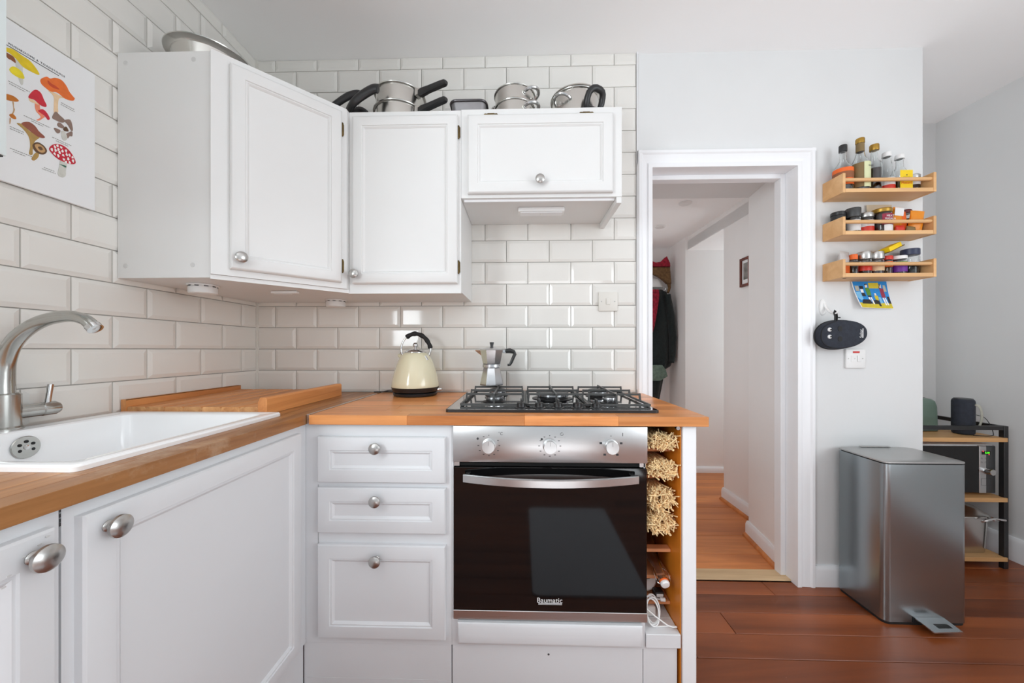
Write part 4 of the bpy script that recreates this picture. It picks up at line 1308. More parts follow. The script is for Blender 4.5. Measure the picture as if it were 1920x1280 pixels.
for a in range(0, 360, 20):
    ca, sa = math.cos(R(a)), math.sin(R(a))
    gp.append(c0 + s * (0.036 * (abs(ca) ** 0.7) * (1 if ca > 0 else -1)) + d * (0.022 + 0.022 * sa) + ZP * (0.014 + 0.034 * (abs(sa) ** 0.7) * (1 if sa > 0 else -1)))
g = B()
g.tube(gp, 0.0125, 12, closed=True)
lowpts = [c0 + s * k + d * 0.004 + ZP * (-0.010) for k in (-0.034, -0.017, 0, 0.017, 0.034)]
g.tube(lowpts, 0.0135, 10)
g.build('side_grip', 'black', t)

# ---------------------------------------------------------------- straw bundles and oddments in the rack
def straw_bundle(lab, cx, cz, rx, rz, cnt, hollow=0.0):
    me = bpy.data.meshes.new('straw_bundle')
    vs, fs = [], []
    for i in range(cnt):
        for _ in range(40):
            a, q = random.uniform(0, 2 * math.pi), math.sqrt(random.uniform(hollow, 1))
            x, z = cx + rx * q * math.cos(a), cz + rz * q * math.sin(a)
            break
        r = random.uniform(0.0013, 0.0022)
        yf = 1.132 + random.uniform(-0.024, 0.03)
        loose = random.random() < 0.42
        k = 0.030 if loose else 0.010
        p0 = Vector((x + random.uniform(-k, k) * 0.7, yf - (0.012 if loose else 0), z + random.uniform(-k, k) * 0.6))
        p0.x = min(max(p0.x, 0.388), 0.4838)
        p0.z = min(max(p0.z, cz - rz * 1.1), cz + rz * 1.1)
        p1 = Vector((x, yf + 0.035, z))
        p2 = Vector((cx + (x - cx) * 0.8, 1.36, cz + (z - cz) * 0.8))
        rings = []
        for p in (p0, p1, p2):
            b0 = len(vs)
            for u, w in ((-1, -1), (1, -1), (1, 1), (-1, 1)):
                vs.append((p.x + u * r, p.y, p.z + w * r))
            rings.append(b0)
        for b0, b1 in zip(rings[:-1], rings[1:]):
            for j in range(4):
                fs.append((b0 + j, b0 + (j + 1) % 4, b1 + (j + 1) % 4, b1 + j))
        fs.append((rings[0] + 3, rings[0] + 2, rings[0] + 1, rings[0]))
    for i in range(90):                       # loose stalks lying across the cut ends
        a, q, th = random.uniform(0, 2 * math.pi), math.sqrt(random.uniform(0.1, 1)), random.uniform(0, math.pi)
        L = random.uniform(0.008, 0.020)
        x, z, y = cx + rx * 0.92 * q * math.cos(a), cz + rz * q * math.sin(a), 1.108 + random.uniform(-0.002, 0.03)
        r = random.uniform(0.0011, 0.0018)
        e = Vector((math.cos(th) * L, random.uniform(-0.3, 0.3) * L, math.sin(th) * L))
        side = Vector((-math.sin(th), 0, math.cos(th))) * r
        b0 = len(vs)
        for p in (Vector((x, y, z)) - e, Vector((x, y, z)) + e):
            p.x = min(max(p.x, 0.388), 0.4838)
            for u in (side, Vector((0, -r, 0)), -side, Vector((0, r, 0))):
                vs.append(tuple(p + u))
        for j in range(4):
            fs.append((b0 + j, b0 + (j + 1) % 4, b0 + 4 + (j + 1) % 4, b0 + 4 + j))
        fs.append((b0 + 3, b0 + 2, b0 + 1, b0))
        fs.append((b0 + 4, b0 + 5, b0 + 6, b0 + 7))
    me.from_pydata(vs, [], fs)
    me.materials.append(M['straw'])
    t = thing('straw_bundle', lab, 'straw bundle', (cx, 1.25, cz))
    me.transform(Matrix.Translation((-cx, -1.25, -cz)))
    o = bpy.data.objects.new('straw', me)
    o.parent = t
    COL.objects.link(o)
    o['kind'] = 'stuff'
    B().lathe([(0.5, 0), (1.0, 0.01), (1.0, 0.19), (0.5, 0.20)], (cx, 1.20, cz), (0, 1, 0), 20, sx=rx * 0.86, sy=rz * 0.86).build('wrapped_core', 'straw', t)
    B().tube([(cx + (rx + 0.001) * 0.9 * math.cos(a), 1.30, cz + (rz + 0.001) * 0.9 * math.sin(a)) for a in [i * math.pi / 8 for i in range(16)]], 0.0022, 6, closed=True).build('tie', 'brownfab', t)


straw_bundle('topmost straw bundle in the rack, just below the worktop', 0.436, 0.803, 0.045, 0.021, 170)
straw_bundle('second straw bundle from the top of the rack', 0.438, 0.716, 0.045, 0.024, 180)
straw_bundle('third straw bundle from the top, resting on the lowest bundle', 0.434, 0.622, 0.040, 0.034, 240, 0.25)
straw_bundle('lowest straw bundle, lying on the rack shelf above the glass bottle', 0.432, 0.550, 0.042, 0.027, 220, 0.15)

t = thing('glass_bottle', 'empty clear swing-top bottle lying neck outward in the rack', 'bottle', (0.42, 1.3, 0.40))
tip, tail = Vector((0.448, 1.128, 0.358)), Vector((0.420, 1.43, 0.482))
ax = (tip - tail).normalized()
L = (tip - tail).length
B().lathe([(0.0005, 0), (0.030, 0.001), (0.034, 0.008), (0.034, L - 0.17), (0.029, L - 0.13), (0.017, L - 0.075), (0.0130, L - 0.05), (0.0125, L - 0.02), (0.0145, L - 0.016), (0.0145, L - 0.010),
           (0.011, L - 0.010), (0.0105, L - 0.05), (0.026, L - 0.13), (0.031, L - 0.172), (0.031, 0.010), (0.0005, 0.006)], tail, ax, 28, cap=False).build('bottle_body', 'glass', t)
B().lathe([(0.0135, L - 0.0095), (0.0150, L - 0.006), (0.0140, L - 0.003)], tail, ax, 24).build('seal', 'orange', t)
B().lathe([(0.0135, L - 0.0028), (0.0142, L + 0.003), (0.0120, L + 0.0075), (0.0005, L + 0.009)], tail, ax, 24).build('stopper', 'plastic', t)
sx_ = ax.cross(ZP).normalized()
for k in (-1, 1):
    B().tube(spline([tail + ax * (L - 0.050) + sx_ * (k * 0.0135), tail + ax * (L - 0.030) + sx_ * (k * 0.022) + ZP * 0.006, tail + ax * (L - 0.006) + sx_ * (k * 0.021), tail + ax * (L + 0.0005) + sx_ * (k * 0.013)], 5), 0.0013, 6).build('wire', 'chrome', t)

t = thing('power_hub', 'white round plug hub with dark sockets at the back of the rack', 'adaptor', (0.425, 1.26, 0.268))
hc = Vector((0.422, 1.235, 0.3055))
hn = Vector((0.05, -1, 0.5)).normalized()
B().lathe([(0.0005, -0.012), (0.032, -0.012), (0.0375, -0.006), (0.0375, 0.005), (0.033, 0.010), (0.0005, 0.0105)], hc, hn, 36, sy=0.95).build('shell', 'plastic', t)
B().lathe([(0.0383, -0.003), (0.0383, 0.001)], hc, hn, 36, sy=0.95).build('dark_band', 'darkgrey', t)
b = B()
b.lathe([(0.020, 0.0105), (0.0195, 0.0125)], hc + Vector((0.004, 0, 0.012)), hn, 20, sy=0.6)
b.build('socket_well', 'ink', t)
B().box(0.424, 0.440, 1.218, 1.2215, 0.318, 0.3215, mtx=None).build('red_tab', 'red', t)
t = thing('plug_charger', 'small black and white plug charger on the lowest rack shelf', 'charger', (0.455, 1.20, 0.269))
B().box(0.440, 0.470, 1.186, 1.216, 0.2685, 0.290, 0.004, 2).build('case', 'black', t)
B().box(0.444, 0.466, 1.1845, 1.1865, 0.274, 0.285, 0.001, 1).build('face_plate', 'plastic', t)
t = thing('cable_plug', 'white cable plug lying on the front of the lowest rack shelf', 'plug', (0.465, 1.18, 0.27))
B().cyl(0.006, (0.452, 1.176, 0.2748), (1, -0.1, 0), 0.016, 14, 0.001).build('plug_body', 'plastic', t)
B().tube(spline([(0.452, 1.176, 0.2748), (0.437, 1.178, 0.2755), (0.420, 1.186, 0.275), (0.40, 1.20, 0.274)], 5), 0.0022, 8).build('cord', 'plastic', t)
B().box(0.468, 0.474, 1.172, 1.178, 0.2722, 0.2772).build('contact', 'chrome', t)
t = thing('white_cable', 'coiled white charging cable on the white timber step', 'cable', (0.43, 1.16, 0.22))
pts = []
for i in range(0, 3 * 16 + 8):
    a = i * 2 * math.pi / 16
    q = 1 + 0.10 * math.sin(i * 0.37)
    pts.append((0.414 + 0.022 * q * math.cos(a) + 0.004 * math.sin(i * .21), 1.150 - 0.006 * (i / 16) + 0.012 * math.sin(a), 0.262 + 0.036 * q * math.sin(a)))
pts += [(0.452, 1.118, 0.2350), (0.474, 1.112, 0.2345), (0.479, 1.118, 0.231), (0.470, 1.128, 0.2245), (0.446, 1.130, 0.2225), (0.418, 1.128, 0.2225)]
B().tube(spline(pts, 2), 0.0021, 8).build('cord', 'plastic', t)
t = thing('charger_block', 'white plug charger block tucked behind the coiled cable', 'charger', (0.418, 1.19, 0.2205))
B().box(0.398, 0.438, 1.172, 1.205, 0.2198, 0.252, 0.006, 3).build('case', 'plastic', t)
B().box(0.409, 0.425, 1.1712, 1.1722, 0.229, 0.238, 0.0004, 1).build('port', 'ivory', t)

# ---------------------------------------------------------------- spice shelves on the doorway wall
SX_0, SX_1, SY_F = 1.392, 1.786, 1.584


def spice_shelf(z, zt, lab):
    t = thing('spice_shelf', lab, 'shelf', (1.589, 1.64, z), 'beech spice shelves')
    B().box(SX_0 + 0.0122, SX_1 - 0.0122, SY_F + 0.001, W - 0.0005, z + 0.001, z + 0.0175, 0.0008, 1).build('shelf_board', 'shelf', t)
    for x0, x1 in ((SX_0, SX_0 + 0.012), (SX_1 - 0.012, SX_1)):
        B().box(x0, x1, SY_F, W - 0.0005, z, zt, 0.001, 1).build('side_panel', 'shelf', t)
    B().cyl(0.0078, (SX_0 + 0.0121, SY_F + 0.0125, z + 0.0595), (1, 0, 0), SX_1 - SX_0 - 0.0242, 16).build('dowel_rail', 'shelf', t)
    return t


S1, S2, S3 = 1.768, 1.585, 1.401
spice_shelf(S1, S1 + 0.084, 'uppermost of the three beech spice shelves, holding tall bottles')
spice_shelf(S2, S2 + 0.079, 'middle of the three beech spice shelves, holding jars and paper packets')
t = spice_shelf(S3, S3 + 0.079, 'lowest of the three beech spice shelves, above the postcard')
B().lathe([(0.007, 0), (0.006, 0.0006)], (1.425, SY_F + 0.03, S3 - 0.0001), (0, 0, -1), 14).build('knot', 'labelbrown', t)


def bottle(name, lab, cat, x, y, z, prof, fills=(), caps=(), labels=(), group=None, body='glass'):
    """glass vessel with contents, caps and wrapped labels, all turned about one axis"""
    t = thing(name, lab, cat, (x, y, z), group)
    o = (x, y, z)
    if body == 'glass':
        inner = [(max(r - 0.0022, 0.001), h) for r, h in prof]
        inner[0] = (max(prof[0][0] - 0.0022, .001), prof[0][1] + 0.003)
        pr = [(0.0005, prof[0][1])] + prof + [(inner[-1][0], prof[-1][1])] + inner[::-1] + [(0.0005, inner[0][1])]
        B().lathe(pr, o, (0, 0, 1), 28, cap=False).build('glass_body', 'glass', t)
    else:
        B().lathe(prof, o, (0, 0, 1), 28).build('body', body, t)
    for m, pr in fills:
        B().lathe(pr, o, (0, 0, 1), 28).build('contents', m, t)
    for nm, m, pr in caps:
        B().lathe(pr, o, (0, 0, 1), 28).build(nm, m, t)
    for nm, m, r, h0, h1 in labels:
        B().lathe([(r, h0), (r, h1)], o, (0, 0, 1), 32, cap=False).build(nm, m, t)
    return t


YB = 1.642
z1 = S1 + 0.018
bottle('sauce_bottle', 'clear bottle with black cap and orange label, leftmost on the uppermost spice shelf', 'bottle', 1.443, YB, z1,
       [(0.033, 0), (0.036, 0.004), (0.036, 0.098), (0.031, 0.115), (0.020, 0.132), (0.0125, 0.148), (0.0120, 0.186)],
       [('cola', [(0.033, 0.004), (0.033, 0.080)])], [('cap', 'black', [(0.0145, 0.187), (0.0150, 0.190), (0.0150, 0.214), (0.0135, 0.217)])],
       [('label', 'orange', 0.0364, 0.030, 0.106), ('label_band', 'brown_ink', 0.0367, 0.058, 0.088)])
bottle('sauce_bottle', 'tallest bottle with gold-topped neck and a pale green label', 'bottle', 1.518, YB, z1,
       [(0.031, 0), (0.034, 0.004), (0.034, 0.120), (0.028, 0.140), (0.019, 0.160), (0.0145, 0.180), (0.0135, 0.222)],
       [('cola', [(0.031, 0.004), (0.031, 0.092)])], [('neck_foil', 'labelbrown', [(0.0150, 0.185), (0.0148, 0.223)]), ('cap', 'gold', [(0.0158, 0.2235), (0.0162, 0.226), (0.0162, 0.243), (0.0145, 0.246)])],
       [('label', 'labelbrown', 0.0344, 0.020, 0.128)])
tb = [o for o in COL.objects if o.name.startswith('sauce_bottle')][-1]
b = B()
b.rings([[Vector((1.518 + 0.0350 * math.sin(R(a)), YB - 0.0350 * math.cos(R(a)), z1 + hh)) for a in range(-20, 61, 8)] for hh in (0.018, 0.130)], closed=False, cap=False)
b.build('side_label', 'labelgreen', tb)
text('OLIO', 0.010, 'ink', tb, (1.531, YB - 0.0346, z1 + 0.110), XP, ZP, 0.0002, name='label_lettering')
bottle('sauce_bottle', 'clear bottle of dark red vinegar with a gold cap, third on the uppermost shelf', 'bottle', 1.580, YB, z1,
       [(0.024, 0), (0.0265, 0.003), (0.0265, 0.120), (0.022, 0.135), (0.0135, 0.150), (0.0115, 0.190)],
       [('redsauce', [(0.0238, 0.004), (0.0238, 0.108)])], [('cap', 'gold', [(0.0160, 0.191), (0.0168, 0.193), (0.0168, 0.214), (0.0155, 0.217)])], [])
t = bottle('sauce_bottle', 'clear sloping bottle with a white cap and red and white label', 'bottle', 1.634, YB, z1,
           [(0.025, 0), (0.027, 0.004), (0.027, 0.060), (0.020, 0.110), (0.0155, 0.140), (0.0150, 0.160)], [], [('cap', 'plastic', [(0.0162, 0.161), (0.0165, 0.163), (0.0160, 0.180), (0.0145, 0.182)])],
           [('label', 'print', 0.0275, 0.022, 0.062), ('red_band', 'chilli', 0.0277, 0.006, 0.030)])
t = bottle('mustard_bottle', 'squeezy clear bottle with white cap and yellow Mustard label', 'bottle', 1.690, YB, z1,
           [(0.026, 0), (0.0275, 0.004), (0.0275, 0.088), (0.022, 0.098), (0.0135, 0.112), (0.0130, 0.150)], [('yellow', [(0.0235, 0.004), (0.0235, 0.060)])],
           [('cap', 'plastic', [(0.0160, 0.151), (0.0170, 0.153), (0.0160, 0.168), (0.0150, 0.170)])], [])
B().box(1.663, 1.717, YB - 0.0295, YB - 0.0285, z1 + 0.008, z1 + 0.090, 0.0003, 1).build('label', 'yellow', t)
text('Mustard', 0.0135, 'red_ink', t, (1.690, YB - 0.0299, z1 + 0.0335), XP, ZP, 0.0002, name='label_lettering')
B().box(1.6885, 1.6935, YB - 0.0300, YB - 0.0294, z1 + 0.066, z1 + 0.070).box(1.676, 1.706, YB - 0.0300, YB - 0.0294, z1 + 0.059, z1 + 0.0596).build('label_mark', 'ink', t)
bottle('spice_jar', 'small glass jar with silver lid and pale label at the right of the uppermost shelf', 'jar', 1.745, YB, z1,
       [(0.023, 0), (0.025, 0.004), (0.025, 0.052), (0.022, 0.058)], [('spice', [(0.022, 0.004), (0.022, 0.034)])], [('lid', 'nickel', [(0.0250, 0.059), (0.0258, 0.061), (0.0258, 0.074), (0.0240, 0.0765)])],
       [('label', 'print', 0.0255, 0.030, 0.046)])

z2 = S2 + 0.018
bottle('spice_tin', 'black round tin with a small red mark, leftmost on the middle shelf', 'tin', 1.432, YB + 0.012, z2,
       [(0.0255, 0), (0.0262, 0.003), (0.0262, 0.085), (0.0255, 0.087)], [], [('lid', 'black', [(0.0268, 0.0875), (0.0270, 0.089), (0.0270, 0.101), (0.0255, 0.103)])], [], body='black')
bottle('spice_jar', 'glass jar with a tall black lid on the middle shelf beside the black tin', 'jar', 1.487, YB, z2,
       [(0.024, 0), (0.0258, 0.004), (0.0258, 0.066), (0.0240, 0.074)], [('spice', [(0.023, 0.004), (0.023, 0.048)])], [('lid', 'darkgrey', [(0.0262, 0.075), (0.0270, 0.077), (0.0275, 0.112), (0.0260, 0.115)])],
       [('label', 'print', 0.0262, 0.012, 0.060)])
bottle('spice_jar', 'glass jar of orange spice with a steel lid, third on the middle shelf', 'jar', 1.543, YB, z2,
       [(0.025, 0), (0.0268, 0.004), (0.0268, 0.062), (0.0245, 0.072)], [('spice', [(0.024, 0.004), (0.024, 0.062)])], [('lid', 'nickel', [(0.0262, 0.073), (0.0270, 0.075), (0.0270, 0.090), (0.0255, 0.093)])],
       [('label', 'print', 0.0273, 0.026, 0.058), ('label_band', 'chilli', 0.0275, 0.008, 0.030)])
t = bottle('sauce_jar', 'large jar of dark paste with a gold lid and white lettering', 'jar', 1.611, YB, z2,
           [(0.033, 0), (0.0355, 0.005), (0.0355, 0.078), (0.0320, 0.092)], [('jam', [(0.0325, 0.004), (0.0325, 0.086)])], [('lid', 'gold', [(0.0340, 0.093), (0.0350, 0.095), (0.0350, 0.107), (0.0330, 0.110)])], [])
b = B()
b.rings([[Vector((1.611 + 0.0362 * math.sin(R(a)), YB - 0.0362 * math.cos(R(a)), z2 + hh)) for a in range(-40, 61, 10)] for hh in (0.034, 0.082)], closed=False, cap=False)
b.build('label', 'maroon_ink', t)
b = B()
b.rings([[Vector((1.611 + 0.0364 * math.sin(R(a)), YB - 0.0364 * math.cos(R(a)), z2 + hh)) for a in range(-30, 51, 10)] for hh in (0.006, 0.033)], closed=False, cap=False)
b.build('white_panel', 'print', t)
text('MEAT\nMASALA', 0.0125, 'print', t, (1.613, YB - 0.0372, z2 + 0.064), XP, ZP, 0.0002, name='label_lettering')


def packet(name, lab, cat, m, c, w, h, th, rot, fold=None, group=None):
    t = thing(name, lab, cat, c, group)
    rs = []
    for f, k in ((0, 0.15), (0.12, 0.75), (0.4, 1.0), (0.7, 0.9), (0.88, 0.45), (1.0, 0.12)):
        ring = []
        for i in range(14):
            a = 2 * math.pi * i / 14
            ca, sa = math.cos(a), math.sin(a)
            ring.append(Vector((w / 2 * (abs(ca) ** 0.6) * (1 if ca > 0 else -1) * (1 + 0.03 * math.sin(7 * f + i)), th / 2 * k * sa * (1 + 0.2 * math.sin(i * 2.1 + f * 5)), h * f)))
        rs.append(ring)
    mx = Matrix.Translation(c) @ Matrix.Rotation(R(rot[2]), 4, 'Z') @ Matrix.Rotation(R(rot[1]), 4, 'Y') @ Matrix.Rotation(R(rot[0]), 4, 'X')
    b = B()
    b.rings([[mx @ v for v in r] for r in rs])
    b.build('pouch', m, t)
    if fold:
        b = B()
        b.rings([[mx @ Vector((x, -th * 0.52, z)) for x, z in ((-w * 0.46, h * fold[1]), (w * 0.46, h * fold[1]), (w * 0.46, h * fold[2]), (-w * 0.46, h * fold[2]))], [mx @ Vector((x, -th * 0.50, z)) for x, z in ((-w * 0.46, h * fold[1]), (w * 0.46, h * fold[1]), (w * 0.46, h * fold[2]), (-w * 0.46, h * fold[2]))]])
        b.build('label', fold[0], t)
    return t


packet('paper_packet', 'tall kraft paper packet standing at the back of the middle shelf', 'packet', 'kraft', (1.640, YB + 0.040, z2), 0.110, 0.148, 0.012, (0, 0, 0))
packet('spice_packet', 'white topped orange spice packet beside the jar with the gold lid', 'packet', 'amber', (1.664, YB - 0.006, z2), 0.042, 0.118, 0.018, (0, 6, 0), ('print', 0.66, 0.96))
bottle('spice_jar', 'jar with a dark red lid behind the amber foil packet on the middle shelf', 'jar', 1.730, YB + 0.020, z2,
       [(0.024, 0), (0.0255, 0.004), (0.0255, 0.080), (0.0230, 0.094)], [('spice', [(0.0225, 0.004), (0.0225, 0.070)])], [('lid', 'darkred', [(0.0250, 0.095), (0.0258, 0.097), (0.0258, 0.108), (0.024, 0.111)])], [])
packet('spice_packet', 'crumpled amber foil packet at the right of the middle shelf', 'packet', 'amber', (1.732, YB - 0.020, z2), 0.052, 0.096, 0.024, (0, 8, -8))
packet('spice_packet', 'crumpled orange packet leaning by the jar with the dark red lid', 'packet', 'orange', (1.694, YB - 0.004, z2 + 0.001), 0.034, 0.100, 0.020, (0, 4, 10))
packet('spice_packet', 'small folded chilli red packet lying low behind the middle dowel rail', 'packet', 'chilli', (1.662, YB - 0.028, z2 + 0.0005), 0.038, 0.030, 0.018, (0, 0, 0))
packet('spice_packet', 'small grey-brown pouch lying low beside the folded red packet', 'packet', 'labelbrown', (1.705, YB - 0.030, z2 + 0.0005), 0.038, 0.024, 0.016, (0, 6, 0))

z3 = S3 + 0.018
packet('foil_packet', 'crumpled silver foil packet leaning at the left of the lowest shelf', 'packet', 'foil', (1.446, YB + 0.008, z3), 0.054, 0.112, 0.030, (0, 6, 12), ('orange', 0.1, 0.4))
bottle('herb_bottle', 'slim herb bottle with an orange cap on the lowest shelf', 'bottle', 1.489, YB, z3,
       [(0.0165, 0), (0.0178, 0.003), (0.0178, 0.058), (0.0130, 0.070)], [('herb', [(0.0152, 0.004), (0.0152, 0.060)])], [('cap', 'orange', [(0.0142, 0.071), (0.0148, 0.073), (0.0145, 0.092), (0.0130, 0.094)])], [])
for x, lab, lm, sp_ in ((1.536, 'spice jar with steel lid and orange-red label on the lowest shelf', 'chilli', 'spice'), (1.590, 'spice jar with steel lid and cream label on the lowest shelf', 'labelcream', 'jam')):
    t = bottle('spice_jar', lab, 'jar', x, YB, z3, [(0.0235, 0), (0.025, 0.004), (0.025, 0.062), (0.0235, 0.070)], [(sp_, [(0.022, 0.004), (0.022, 0.050)])],
               [('lid', 'nickel', [(0.0252, 0.071), (0.0262, 0.073), (0.0262, 0.101), (0.0250, 0.104)])], [('label', lm, 0.0256, 0.018, 0.044)])
bottle('spice_jar', 'slim jar of orange spice under the yellow packet on the lowest shelf', 'jar', 1.637, YB, z3,
       [(0.0165, 0), (0.0178, 0.003), (0.0178, 0.064), (0.0165, 0.068)], [('amber', [(0.0152, 0.004), (0.0152, 0.060)])], [('lid', 'chilli', [(0.0178, 0.0685), (0.0182, 0.070), (0.0182, 0.084), (0.0170, 0.086)])], [('label', 'orange', 0.0182, 0.036, 0.060)])
bottle('spice_jar', 'spice jar with white lid and purple and green label on the lowest shelf', 'jar', 1.684, YB - 0.004, z3,
       [(0.0240, 0), (0.0255, 0.004), (0.0255, 0.060), (0.0240, 0.068)], [('seeds', [(0.0225, 0.004), (0.0225, 0.030)])], [('lid', 'plastic', [(0.0255, 0.069), (0.0262, 0.071), (0.0262, 0.082), (0.0250, 0.084)])],
       [('label', 'purple', 0.0260, 0.012, 0.044), ('label_band', 'leaf', 0.0262, 0.044, 0.056)])
bottle('storage_jar', 'large clear jar of dark seeds with a navy lid on the lowest shelf', 'jar', 1.742, YB + 0.006, z3,
       [(0.028, 0), (0.0305, 0.005), (0.0305, 0.078), (0.0280, 0.088)], [('seeds', [(0.0275, 0.004), (0.0275, 0.050)])], [('lid', 'navy', [(0.0300, 0.089), (0.0315, 0.091), (0.0315, 0.114), (0.0295, 0.117)])], [])
t = thing('yellow_box', 'small yellow carton with a dark flap lying on top of the lowest shelf jars', 'carton', (1.648, YB, z3 + 0.105))
mx = Matrix.Translation((1.645, YB - 0.004, z3 + 0.121)) @ Matrix.Rotation(R(-24), 4, 'Y') @ Matrix.Rotation(R(14), 4, 'Z')
B().box(-0.040, 0.040, -0.020, 0.020, -0.009, 0.010, 0.001, 1, mtx=mx).build('carton', 'yellow', t)
B().box(0.0402, 0.0412, -0.017, 0.017, -0.006, 0.008, mtx=mx).build('end_flap', 'darkred', t)
B().box(-0.036, 0.060, -0.018, 0.018, -0.0135, -0.0095, 0.001, 1, mtx=mx).build('card_tag', 'labelbrown', t)

# ---------------------------------------------------------------- postcard, hook, mitt, fused spur
t = thing('postcard', 'curling illustrated postcard taped below the lowest spice shelf', 'postcard', (1.60, W, 1.34))
def pcv(u, v, d=0.0):
    """u 0..1 across, v 0..1 down the card"""
    x = 1.518 + 0.160 * u + 0.026 * v + (0.016 * v * (1 - v) * -1.2)
    z = 1.4005 - 0.122 * v - 0.004 * u * v
    bow = 0.004 + 0.018 * (1 - u) ** 2 * v + 0.006 * v
    return Vector((x, W - bow - d, z))


b = B()
b.rings([[pcv(u / 10, v / 8, 0.0) for u in range(11)] + [pcv(u / 10, v / 8, -0.0006) for u in range(10, -1, -1)] for v in range(9)])
b.build('card', 'paper', t)


def cardshape(m, pts, d, nm='printed_figure'):
    b = B()
    b.prism(pts, lambda u, v, dd: pcv(u, v, dd), d - 0.0004, d)
    b.build(nm, m, t)


def cardgrid(m, u0, u1, v0, v1, d, nm):
    b = B()
    b.rings([[pcv(u0 + (u1 - u0) * i / 8, v0 + (v1 - v0) * j / 8, d) for i in range(9)] for j in range(9)], closed=False, cap=False)
    b.build(nm, m, t)


cardgrid('blue_ink', 0.03, 0.99, 0.0, 0.80, 0.0004, 'printed_sky')
cardgrid('ochre_ink', 0.03, 0.99, 0.80, 0.99, 0.0004, 'printed_ground')
for m, pts in (('ochre_ink', [(0.46, 0.05), (0.74, 0.05), (0.74, 0.26), (0.46, 0.26)]), ('grey2_ink', [(0.06, 0.16), (0.17, 0.16), (0.17, 0.36), (0.06, 0.36)]),
               ('black_ink', [(0.19, 0.17), (0.30, 0.17), (0.30, 0.28), (0.19, 0.28)]), ('white_ink', [(0.20, 0.29), (0.28, 0.29), (0.28, 0.42), (0.20, 0.42)]), ('black_ink', [(0.20, 0.43), (0.30, 0.43), (0.31, 0.56), (0.20, 0.56)]),
               ('ltblue_ink', [(0.04, 0.40), (0.18, 0.38), (0.20, 0.66), (0.12, 0.72), (0.03, 0.60)]),
               ('black_ink', [(0.10, 0.84), (0.18, 0.68), (0.40, 0.68), (0.44, 0.84)]),
               ('skin_ink', [(0.355, 0.12), (0.42, 0.12), (0.42, 0.22), (0.36, 0.23)]), ('black_ink', [(0.35, 0.09), (0.43, 0.09), (0.43, 0.13), (0.35, 0.14)]), ('lime_ink', [(0.34, 0.24), (0.47, 0.24), (0.48, 0.52), (0.36, 0.52)]),
               ('black_ink', [(0.37, 0.53), (0.47, 0.53), (0.47, 0.58), (0.37, 0.58)]), ('white_ink', [(0.37, 0.59), (0.41, 0.59), (0.42, 0.85), (0.38, 0.85)]), ('white_ink', [(0.43, 0.59), (0.47, 0.59), (0.50, 0.85), (0.46, 0.85)]),
               ('black_ink', [(0.49, 0.70), (0.62, 0.68), (0.62, 0.84), (0.50, 0.84)]),
               ('skin_ink', [(0.575, 0.44), (0.62, 0.44), (0.63, 0.52), (0.58, 0.52)]), ('ochre_ink', [(0.56, 0.53), (0.66, 0.53), (0.66, 0.70), (0.57, 0.70)]), ('black_ink', [(0.60, 0.71), (0.66, 0.71), (0.68, 0.92), (0.62, 0.92)]),
               ('ltblue_ink', [(0.67, 0.58), (0.73, 0.58), (0.76, 0.80), (0.68, 0.82)]),
               ('skin_ink', [(0.75, 0.12), (0.81, 0.12), (0.81, 0.24), (0.76, 0.24)]), ('black_ink', [(0.74, 0.10), (0.79, 0.10), (0.77, 0.26), (0.74, 0.26)]), ('maroon_ink', [(0.75, 0.26), (0.86, 0.26), (0.88, 0.60), (0.77, 0.60)]),
               ('grey2_ink', [(0.86, 0.14), (0.92, 0.14), (0.95, 0.38), (0.87, 0.38)]), ('white_ink', [(0.78, 0.61), (0.82, 0.61), (0.85, 0.88), (0.81, 0.88)]), ('white_ink', [(0.84, 0.61), (0.87, 0.61), (0.91, 0.88), (0.87, 0.88)]),
               ('black_ink', [(0.91, 0.56), (0.97, 0.56), (0.985, 0.82), (0.92, 0.82)])):
    cardshape(m, pts, 0.0010)

t = thing('wall_hook', 'white adhesive wall hook holding the dark mitt', 'hook', (1.40, W, 1.29))
B().lathe([(1.0, 0), (1.0, 0.55), (0.85, 1.0)], (1.394, W - 0.0003, 1.283), (0, -1, 0), 28, sx=0.014, sy=0.036).build('back_plate', 'plastic', t) if False else None
b = B()
b.rings([[Vector((1.3915 + 0.015 * k * math.cos(a), W - d, 1.283 + 0.037 * k * math.sin(a))) for a in [i * math.pi / 14 for i in range(28)]] for k, d in ((1, 0.0003), (1, 0.004), (0.85, 0.007))])
b.build('back_plate', 'plastic', t)
B().tube(spline([(1.397, W - 0.006, 1.300), (1.398, W - 0.016, 1.275), (1.400, W - 0.036, 1.256), (1.407, W - 0.054, 1.250), (1.412, W - 0.058, 1.262)], 5), [0.0065] * 20 + [0.005], 12, flat=0.6).build('hook_arm', 'plastic', t)

t = thing('oven_mitt', 'dark oval neoprene mitt with two googly eyes, hanging on the white hook', 'mitt', (1.428, W - 0.03, 1.157))
mc = Vector((1.4295, W - 0.054, 1.155))
rs = []
NS = 48
def mitt_pt(a, k, d):
    ca, sa = math.cos(a), math.sin(a)
    ex = 0.107
    ez = 0.0635 * (1.0 - 0.10 * ca)
    x = ex * (abs(ca) ** 0.85) * (1 if ca > 0 else -1)
    z = ez * (abs(sa) ** 0.9) * (1 if sa > 0 else -1)
    return mc + Vector((x * k, d, z * k + 0.006 * x / 0.107))


